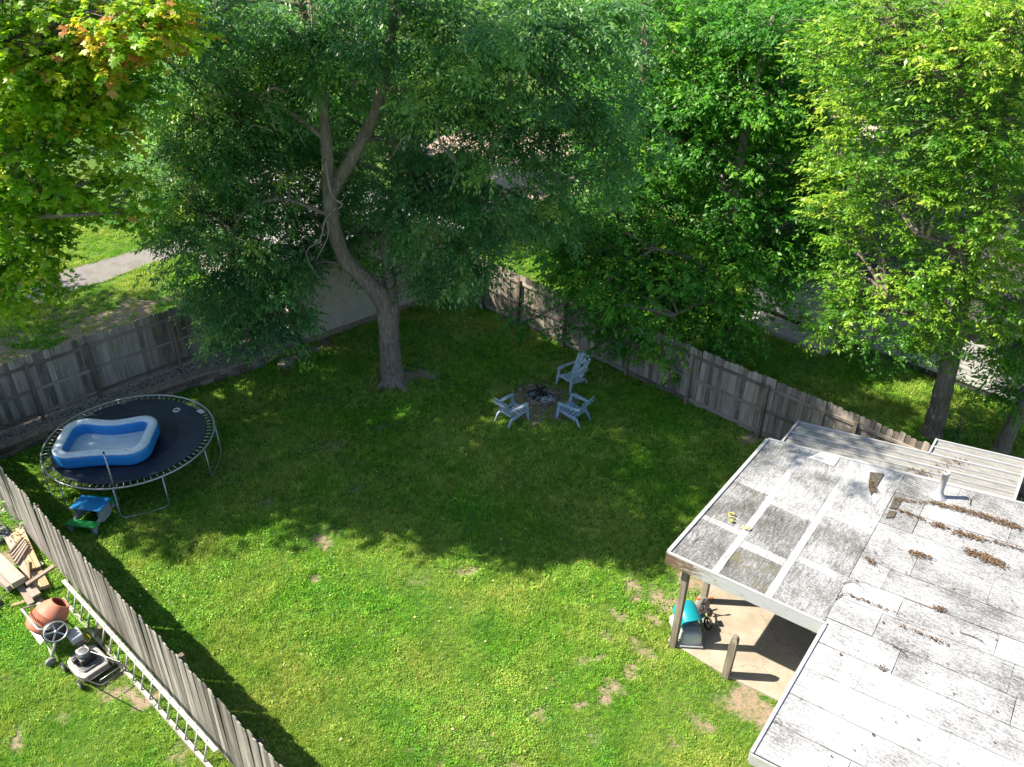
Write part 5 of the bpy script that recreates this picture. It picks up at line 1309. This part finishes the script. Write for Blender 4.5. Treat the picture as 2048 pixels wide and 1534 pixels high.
# dense green tree behind the long fence
base = np.array([6.7, 22.5, -.05])
trunk = [(6.7, 22.5, -.1, .32), (6.7, 22.5, .4, .25), (6.6, 22.6, 2, .21), (6.4, 22.9, 4, .18), (6.4, 23.4, 7, .13), (6.8, 24, 10, .06)]
limbs = [[(6.6, 22.6, 2.4, .12), (5.2, 22.3, 3.6, .08), (4, 22.1, 4, .04)], [(6.5, 22.8, 3.4, .12), (8, 23, 4.6, .08), (9, 23.2, 4.6, .04)], [(6.4, 23, 5, .1), (4.8, 23.8, 6.6, .07), (3.6, 24.2, 7, .04)], [(6.4, 23.4, 7, .1), (7.6, 24.6, 8.4, .06), (8.4, 25, 9, .03)], [(6.7, 22.6, 1.8, .1), (5.6, 21.6, 2.6, .06), (4.6, 21, 2.4, .03)]]
bl3 = [(bp(1210, 570, 22), (1.3, 1.2, 1.1)), (bp(1330, 590, 21.6), (1.3, 1.1, 1.1)), (bp(1440, 560, 22), (1.4, 1.3, 1.3)), (bp(1560, 540, 22.8), (1.2, 1.1, 1.0), .75), (bp(1330, 690, 21.2), (.8, .7, .65)), (bp(1380, 740, 21.0), (.32, .3, .5), 1.2), (bp(1450, 660, 21.9), (1.0, .9, .7)), (bp(1240, 660, 21.6), (.75, .7, .5)),
       (bp(1300, 440, 23.2), (1.6, 1.5, 1.4)), (bp(1460, 420, 23.4), (1.5, 1.4, 1.3), .9), (bp(1580, 420, 23.8), (1.4, 1.3, 1.2), .9), (bp(1190, 430, 23.2), (1.3, 1.2, 1.2)), (bp(1120, 520, 22.8), (.9, .9, .9), .9), (bp(1350, 280, 24.5), (1.8, 1.7, 1.5)), (bp(1540, 250, 25), (1.8, 1.7, 1.4), .9), (bp(1640, 330, 24.8), (1.4, 1.4, 1.2)), (bp(1260, 180, 25.6), (1.7, 1.7, 1.5)),
       (bp(1430, 330, 23.4), (1.4, 1.2, 1.2)), (bp(1480, 200, 23.6), (1.4, 1.2, 1.2)), (bp(1530, 80, 23.8), (1.5, 1.3, 1.2)), (bp(1500, 500, 22.4), (1, .9, .9)), (bp(1390, 220, 23.8), (1.2, 1.1, 1.1)), (bp(1230, 330, 24.2), (1.3, 1.2, 1.2)), (bp(1440, 120, 26), (2, 2, 1.6)), (bp(1610, 110, 26), (2, 2, 1.6)), (bp(1300, 40, 26), (2, 2, 1.6), .8), (bp(1610, 470, 23.4), (1.1, 1, 1)), (bp(1650, 420, 23), (1, .9, .9)), (bp(1620, 520, 22.6), (.8, .7, .6), .9), (bp(1640, 220, 23.8), (1.3, 1.2, 1.2)), (bp(1620, 350, 23.6), (1.1, 1, 1)), (bp(1180, 540, 22.4), (1, .9, .9)), (bp(1280, 520, 22.6), (1.1, 1, 1)), (bp(1400, 600, 22), (1, .9, .9)), (bp(1340, 560, 22.8), (1, .9, .9)), (bp(1060, 640, 22), (.55, .5, .4), .7), (bp(1150, 650, 21.4), (.45, .45, .4), .8)]
_, n_ = tree(37, 'shade_tree', 'dense dark green tree hanging over the middle of the long fence', base, trunk, limbs, bl3, LM3, dens=345, nleaf=8, L=.38, ll=.15, lw=.08, droop=.4, pitch=.12); NL += n_

# yellow green trees at the right
base = np.array([11.77, 18.8, -.05])
trunk = [(11.77, 18.8, -.1, .36), (11.77, 18.8, .3, .27), (11.68, 18.8, 1.4, .24), (11.55, 18.8, 2.6, .23), (11.3, 18.7, 4.2, .2), (11, 18.5, 6.2, .16), (10.6, 18.2, 8.4, .12), (10.4, 18, 11, .06)]
limbs = [[(11.4, 18.75, 3.4, .12), (10.2, 18.3, 4.4, .08), (9, 17.9, 4.6, .04)], [(11.2, 18.6, 5, .1), (10, 17.8, 6, .07), (9, 17.4, 6.4, .035)], [(11, 18.5, 6, .1), (11.6, 17.6, 7.2, .06), (11.6, 17, 7.6, .03)], [(10.7, 18.2, 8, .09), (9.2, 17.6, 9.4, .06), (8.4, 17.3, 9.8, .03)], [(11.5, 18.8, 2.9, .1), (12.2, 18, 3.9, .06), (12.4, 17.6, 4.2, .03)]]
bl4 = [(bp(1770, 630, 18), (1.15, 1.1, .75)), (bp(1890, 610, 17.8), (1.2, 1.1, .9)), (bp(1690, 640, 18.3), (.6, .6, .4)), (bp(1800, 540, 18.2), (1.1, 1.0, .7)), (bp(1920, 500, 17.6), (1.1, 1.1, .8)), (bp(2010, 600, 17.6), (1.0, 1.0, .9)), (bp(1740, 700, 18.2), (.55, .55, .4), .9, -.12), (bp(1850, 690, 18.2), (.7, .6, .4), .9, -.1),
       (bp(1800, 400, 18.4), (1.0, 1.0, .7), .9), (bp(1900, 370, 17.8), (1.1, 1.1, .8)), (bp(2010, 420, 17.2), (1.1, 1.1, .9)), (bp(1780, 290, 18.6), (1.1, 1.1, .8)), (bp(1900, 240, 17.8), (1.2, 1.2, .9)), (bp(2020, 260, 17), (1.1, 1.1, .9)), (bp(1800, 150, 18.6), (1.2, 1.2, .9)), (bp(1930, 110, 17.6), (1.3, 1.3, 1.0), 1, .08), (bp(2030, 60, 17), (1.2, 1.2, 1.0), 1, .1), (bp(1760, 40, 19), (1.3, 1.3, 1.0)), (bp(1890, 20, 18), (1.2, 1.2, .9), 1, .06), (bp(1690, 480, 19.0), (.6, .6, .45), .8), (bp(1710, 200, 19.6), (1.1, 1.1, .9), .8), ((12.5, 18.4, 6.5), 1.8, .6), ((12.8, 18.5, 9.2), 1.9, .6), ((10.8, 18.6, 12.2), 2.2, .5)]
_, n_ = tree(41, 'yellow_green_tree', 'sunlit yellow green tree at right with trunk behind the house roof', base, trunk, limbs, bl4+[(bp(1655, 655, 18.3), (.5, .5, .32), .9), (bp(1720, 610, 18.2), (.75, .7, .5)), (bp(1650, 120, 20.2), (.9, .9, .8), .9, -.12), (bp(1660, 440, 20.4), (.7, .7, .6), .9, -.15), (bp(1700, 380, 19.2), (.9, .9, .7)), (bp(1690, 560, 18.7), (.55, .55, .4), .9), (bp(1960, 320, 17.3), (.9, .9, .7)), (bp(1720, 470, 18.9), (.7, .7, .5)), (bp(1850, 550, 17.8), (.8, .7, .6)), (bp(1660, 300, 20), (.7, .7, .6), .8)], LM4, dens=400, nleaf=9, L=.32, ll=.118, lw=.05, droop=.3, pitch=.25, clump=9, csig=.22); NL += n_
base = np.array([13.4, 18.15, -.05])
trunk = [(13.4, 18.15, -.1, .3), (13.42, 18.15, .3, .2), (13.5, 18.2, 1.4, .17), (13.65, 18.3, 2.8, .15), (13.6, 18.5, 4.8, .1), (13.6, 18.6, 7, .05)]
bl5 = [(bp(2000, 720, 18.2), (.7, .7, .55)), (bp(2030, 790, 18), (.6, .6, .4)), (bp(1975, 780, 18.3), (.4, .4, .35), .9), (bp(2060, 680, 18.4), (1, 1, .9)), ((14.2, 18.6, 5), (1.8, 1.6, 1.5), .7), ((13.4, 18.9, 7), (1.6, 1.6, 1.4), .7)]
_, n_ = tree(43, 'yellow_green_tree', 'smaller green tree at the right edge behind the metal porch roof', base, trunk, [], bl5, LM4, dens=380, nleaf=8, L=.34, ll=.14, lw=.062, droop=.35, pitch=.1, clump=9, csig=.22, tonefn=lambda P, t, r: t-.12); NL += n_

# trees and shrubs further back
def bgtree(seed, label, x, y, h, r, mat, k=1.0, skirt=.25, nb=9, bare_low=True):
    rg = np.random.default_rng(seed); bl = []
    for i in range(nb):
        a = rg.uniform(0, 2*PI); q = rg.uniform(.15, .75)*r; z = h*(skirt+.72*rg.random())
        s = r*rg.uniform(.36, .55)*(1.1-.45*abs(z/h-.55)); bl.append(((x+q*math.cos(a), y+q*math.sin(a), z), (s, s, s*.8), k))
    tr_ = [(x, y, -.1, .36), (x, y, .5, .27), (x+rg.normal(0, .2), y, h*.35, .22), (x+rg.normal(0, .3), y, h*.7, .12), (x, y, h*.92, .05)]
    return tree(seed, 'background_tree', label, (x, y, 0), tr_, [], bl, mat, dens=72, nleaf=8, L=.6, ll=.29, lw=.15, droop=.35, group='trees beyond the garage and fences', csig=.5, clump=12)[1]
for a in ((51, 'mid green tree behind the garage roof at the upper left', -9.5, 36, 10.5, 3.6, LM5, .9), (52, 'tall dark tree behind the big leaning tree', -4.5, 33.5, 11.5, 3.2, LM3, 1.0), (53, 'bushy green tree at the near edge of the tan dirt lot', 4.6, 33.6, 10.5, 3.2, LM3, .9),
          (62, 'dark green tree at the left side of the tan dirt lot', -6.5, 42, 11, 3.6, LM3, 1.0), (63, 'dense tree at the right side of the tan dirt lot', 6.4, 45, 11, 3.6, LM3, 1.0), (64, 'dark tree between far house and dirt lot', 10.5, 46, 11.5, 4, LM3, 1.0), (54, 'green tree just left of the far brown house', 6.8, 38.5, 11, 3.8, LM5, .9), (55, 'light green tree in front of the far brown house', 11.2, 31.5, 10.5, 3.2, LM5, .8), (56, 'sunny yellow green tree between far house and street', 17.5, 30, 11.5, 3.8, LM4, .9), (57, 'wide tree behind the far brown house', 15, 50, 12, 5, LM5, .9),
          (58, 'large tree at the far side of the tan dirt lot', -.5, 55, 12, 5, LM5, .8), (59, 'tree at the far left behind the bright lawn', -22, 46, 11, 4.5, LM5, .9), (60, 'dark tree behind the white sided house', 21, 34, 12, 4, LM5, .9), (61, 'tall tree beyond the driveway lawn', -14.5, 45, 10, 4, LM5, .8)):
    NL += bgtree(*a)
def shrub(seed, label, x, y, h, r, mat, ll=.11):
    rg = np.random.default_rng(seed); bl = [((x+rg.normal(0, r*.35), y+rg.normal(0, r*.35), h*rg.uniform(.4, .75)), (r*.55, r*.55, h*.35), 1.0) for i in range(5)]
    t_, n = tree(seed, 'shrub', label, (x, y, 0), [(x, y, -.05, .05), (x, y, h*.3, .04), (x+.05, y, h*.7, .02)], [], bl, mat, dens=140, nleaf=7, L=.3, ll=ll, lw=ll*.5, droop=.2, pitch=.5, csig=.2, group='shrubs around the yards')
    t_['category'] = 'shrub'; return n
M_LSH = leaf_mat('pale_shrub_leaf', [(0, (.12, .17, .05)), (.5, (.27, .31, .12)), (1, (.45, .45, .25))], .5, .3)
NL += shrub(71, 'pale flowering shrub on the bright lawn beyond the driveway', -15.8, 36.5, 2.6, 1.9, M_LSH)
NL += shrub(72, 'rounded green shrub on the lawn at the garage back', -13.6, 38, 2.4, 1.6, LM5)
NL += shrub(73, 'yellow green bush just behind the long fence at garage corner', -.2, 27.3, 1.3, 1.0, LM4)
NL += shrub(74, 'low dark weeds at the foot of the sunlit trunk', 12.3, 18.5, .6, .5, LM3)
NL += shrub(75, 'tall weeds growing at fence behind the lumber pile', -11.6, 13.75, .6, .45, LM5, .09)


# ---------------------------------------------------------------- grass
def tuft(seed, mat, nb_=13, h=.048, rad=.058, w_=.0066):
    r = np.random.default_rng(seed); V = []; F = []
    for i in range(nb_):
        a = r.uniform(0, 2*PI); q = rad*math.sqrt(r.random()); x, y = q*math.cos(a), q*math.sin(a)
        b_ = r.uniform(0, 2*PI); hh = h*r.uniform(.5, 1.15); lean = r.uniform(.25, .95)*hh
        dx, dy = math.cos(b_), math.sin(b_); n = len(V); ww = w_*r.uniform(.7, 1.3)
        V += [(x-dy*ww/2, y+dx*ww/2, -.01), (x+dy*ww/2, y-dx*ww/2, -.01), (x+dx*lean*.45+dy*ww*.4, y+dy*lean*.45-dx*ww*.4, hh*.7), (x+dx*lean*.45-dy*ww*.4, y+dy*lean*.45+dx*ww*.4, hh*.7), (x+dx*lean, y+dy*lean, hh*.95)]
        F += [(n, n+1, n+2, n+3), (n+3, n+2, n+4)]
    return MB().add(V, F).mesh('tuft', mat)
def clover(seed, mat, nb_=9, rad=.06):
    r = np.random.default_rng(seed); V = []; F = []
    for i in range(nb_):
        a = r.uniform(0, 2*PI); q = rad*math.sqrt(r.random()); x, y = q*math.cos(a), q*math.sin(a); z = r.uniform(.012, .045); s = r.uniform(.009, .0145); n = len(V); th = r.uniform(0, 6.28); tx, ty = r.normal(0, .3), r.normal(0, .3)
        for k in range(6):
            e = th+k*PI/3; px_, py_ = s*math.cos(e), s*math.sin(e); V.append((x+px_, y+py_, z+px_*tx+py_*ty))
        F.append(tuple(range(n, n+6)))
    return MB().add(V, F).mesh('clover', mat)
def grass_mat(name, green, drygr, trans=.35):
    m, nt, b = newmat(name); geo = nt.nodes.new('ShaderNodeNewGeometry'); oi = nt.nodes.new('ShaderNodeObjectInfo')
    big = noise(nt, geo.outputs['Position'], .38, 4, .6); midn = noise(nt, geo.outputs['Position'], 1.7, 4, .65)
    k = math_(nt, 'ADD', math_(nt, 'MULTIPLY', oi.outputs['Random'], .42), math_(nt, 'MULTIPLY', geo.outputs['Random Per Island'], .35))
    k = math_(nt, 'ADD', k, math_(nt, 'MULTIPLY', math_(nt, 'SUBTRACT', midn, .5), .6))
    c1 = ramp(nt, k, [(.1, green[0]), (.4, green[1]), (.75, green[2])]); c2 = ramp(nt, k, [(.1, drygr[0]), (.4, drygr[1]), (.75, drygr[2])])
    f = ramp(nt, big, [(.37, (0, 0, 0)), (.6, (1, 1, 1))])
    c = mixc(nt, f, c1, c2)
    nt.links.new(c, b.inputs['Base Color']); b.inputs['Roughness'].default_value = .5; b.inputs['Specular IOR Level'].default_value = .3
    t = nt.nodes.new('ShaderNodeBsdfTranslucent'); nt.links.new(mixc(nt, 1.0, c, (1.2, 1.3, .6), 'MULTIPLY'), t.inputs[0])
    ms = nt.nodes.new('ShaderNodeMixShader'); ms.inputs[0].default_value = trans
    nt.links.new(b.outputs[0], ms.inputs[1]); nt.links.new(t.outputs[0], ms.inputs[2]); nt.links.new(ms.outputs[0], nt.nodes['Material Output'].inputs[0])
    return m
MG = grass_mat('grass_blade', ((.04, .15, .014), (.12, .33, .022), (.32, .55, .045)), ((.12, .2, .03), (.27, .39, .055), (.56, .58, .17)))
MCL = grass_mat('clover_leaf', ((.03, .15, .014), (.09, .33, .02), (.27, .54, .04)), ((.09, .21, .02), (.2, .39, .04), (.46, .58, .10)))
def in_poly(x, y, P):
    ins = np.zeros(len(x), bool); n = len(P)
    for i in range(n):
        x0, y0 = P[i]; x1, y1 = P[(i+1) % n]
        c = ((y0 > y) != (y1 > y)) & (x < (x1-x0)*(y-y0)/(y1-y0+1e-12)+x0); ins ^= c
    return ins
NC = 900000
gx_ = rng.uniform(-19, 18, NC); gy_ = rng.uniform(5.5, 33, NC)
dist = np.sqrt(gx_**2+gy_**2+CAMH**2)
keep = rng.random(NC) < np.clip((15.5/dist)**2, .0, 1)
pr = gx_/(gy_*.85+CAMH*.527)                     # inside the view, with margin
keep &= (np.abs(pr) < .72)
bm = bare_mask(gx_, gy_); keep &= rng.random(NC) > np.clip(bm*1.25-.2, 0, .94)
for P in ([uvw(u, v_)[:2] for u, v_ in PATIO], [uvw(*q_)[:2] for q_ in ((3.4, -2.5), (9.5, -2.5), (9.5, 4.6), (3.4, 4.5))],
          [tuple(gc), tuple(gc+gu*6.2), tuple(gc+gu*6.2+gv*7.8), tuple(gc+gv*7.8)], [tuple(p_) for p_ in bed],
          [tuple(n0), tuple(n0+nu*14), tuple(n0+nu*14+np.array([-nu[1], nu[0]])*7), tuple(n0+np.array([-nu[1], nu[0]])*7)],
          [tuple(n0+nu*.1+np.array([nu[1], -nu[0]])*1.28), tuple(n0+nu*3.6+np.array([nu[1], -nu[0]])*1.28), tuple(n0+nu*3.6), tuple(n0+nu*.1)],
          [tuple(at(*q_)[:2]) for q_ in ((-150, 704), (0, 625), (110, 592), (250, 545), (356, 512), (420, 498), (420, 458), (329, 489), (200, 523), (50, 564), (0, 594), (-150, 664))]):
    keep &= ~in_poly(gx_, gy_, P)
keep &= np.hypot(gx_-FPx, gy_-FPy) > .5
gx_, gy_ = gx_[keep], gy_[keep]; n = len(gx_)
P = np.stack([gx_, gy_, np.full(n, -.012)], 1)
hgt = np.clip(.85+.6*(fbm(gx_, gy_, .9, 3)-.5)*2, .6, 1.3)*rng.uniform(.75, 1.25, n)*np.clip(dist[keep]/15.5, 1, 1.7)
ang_ = np.stack([rng.normal(0, .12, n), rng.normal(0, .12, n), rng.uniform(0, 6.28, n)], 1)
cl = rng.random(n) < np.clip(.12+1.0*(fbm(gx_+60, gy_+20, .7, 3)-.45), .04, .4)
instancer('grass', P[~cl], ang_[~cl], hgt[~cl], [tuft(s, MG) for s in (1, 2, 3, 4)]+[tuft(5, MG, 14, .065, .06, .009)])
instancer('clover', P[cl], ang_[cl], hgt[cl], [clover(s, MCL) for s in (1, 2, 3)]+[tuft(9, MCL, 8, .04, .05, .012)])


# fallen leaves on the lawn
nf = 520
fx, fy = rng.uniform(-11, 9, nf*3), rng.uniform(8, 24, nf*3)
ok = ((fx+13.37)*.731-(fy-17.27)*.682 > .6) & ((fx-B0[0])*.683+(fy-B0[1])*.7305 < -.4) & ((fx-CORN[0])*.654+(fy-CORN[1])*.757 > .4) & ~in_poly(fx, fy, [uvw(u, v_)[:2] for u, v_ in ((-.2, -3.2), (9, -3.2), (9, 7), (-.2, 7))])
fx, fy = fx[ok][:nf], fy[ok][:nf]; nf = len(fx)
M_FALL = objrand_mat('fallen_leaves', [(0, (.12, .07, .03)), (.4, (.34, .24, .09)), (.75, (.5, .42, .16)), (1, (.55, .52, .38))])
instancer('fallen_leaves', np.stack([fx, fy, np.full(nf, .045)], 1), rng.uniform(-1, 1, (nf, 3))*np.array([.35, .35, 3.1]), rng.uniform(.6, 1.3, nf), [leaf_piece(11, M_FALL, .06), leaf_piece(12, M_FALL, .05)])
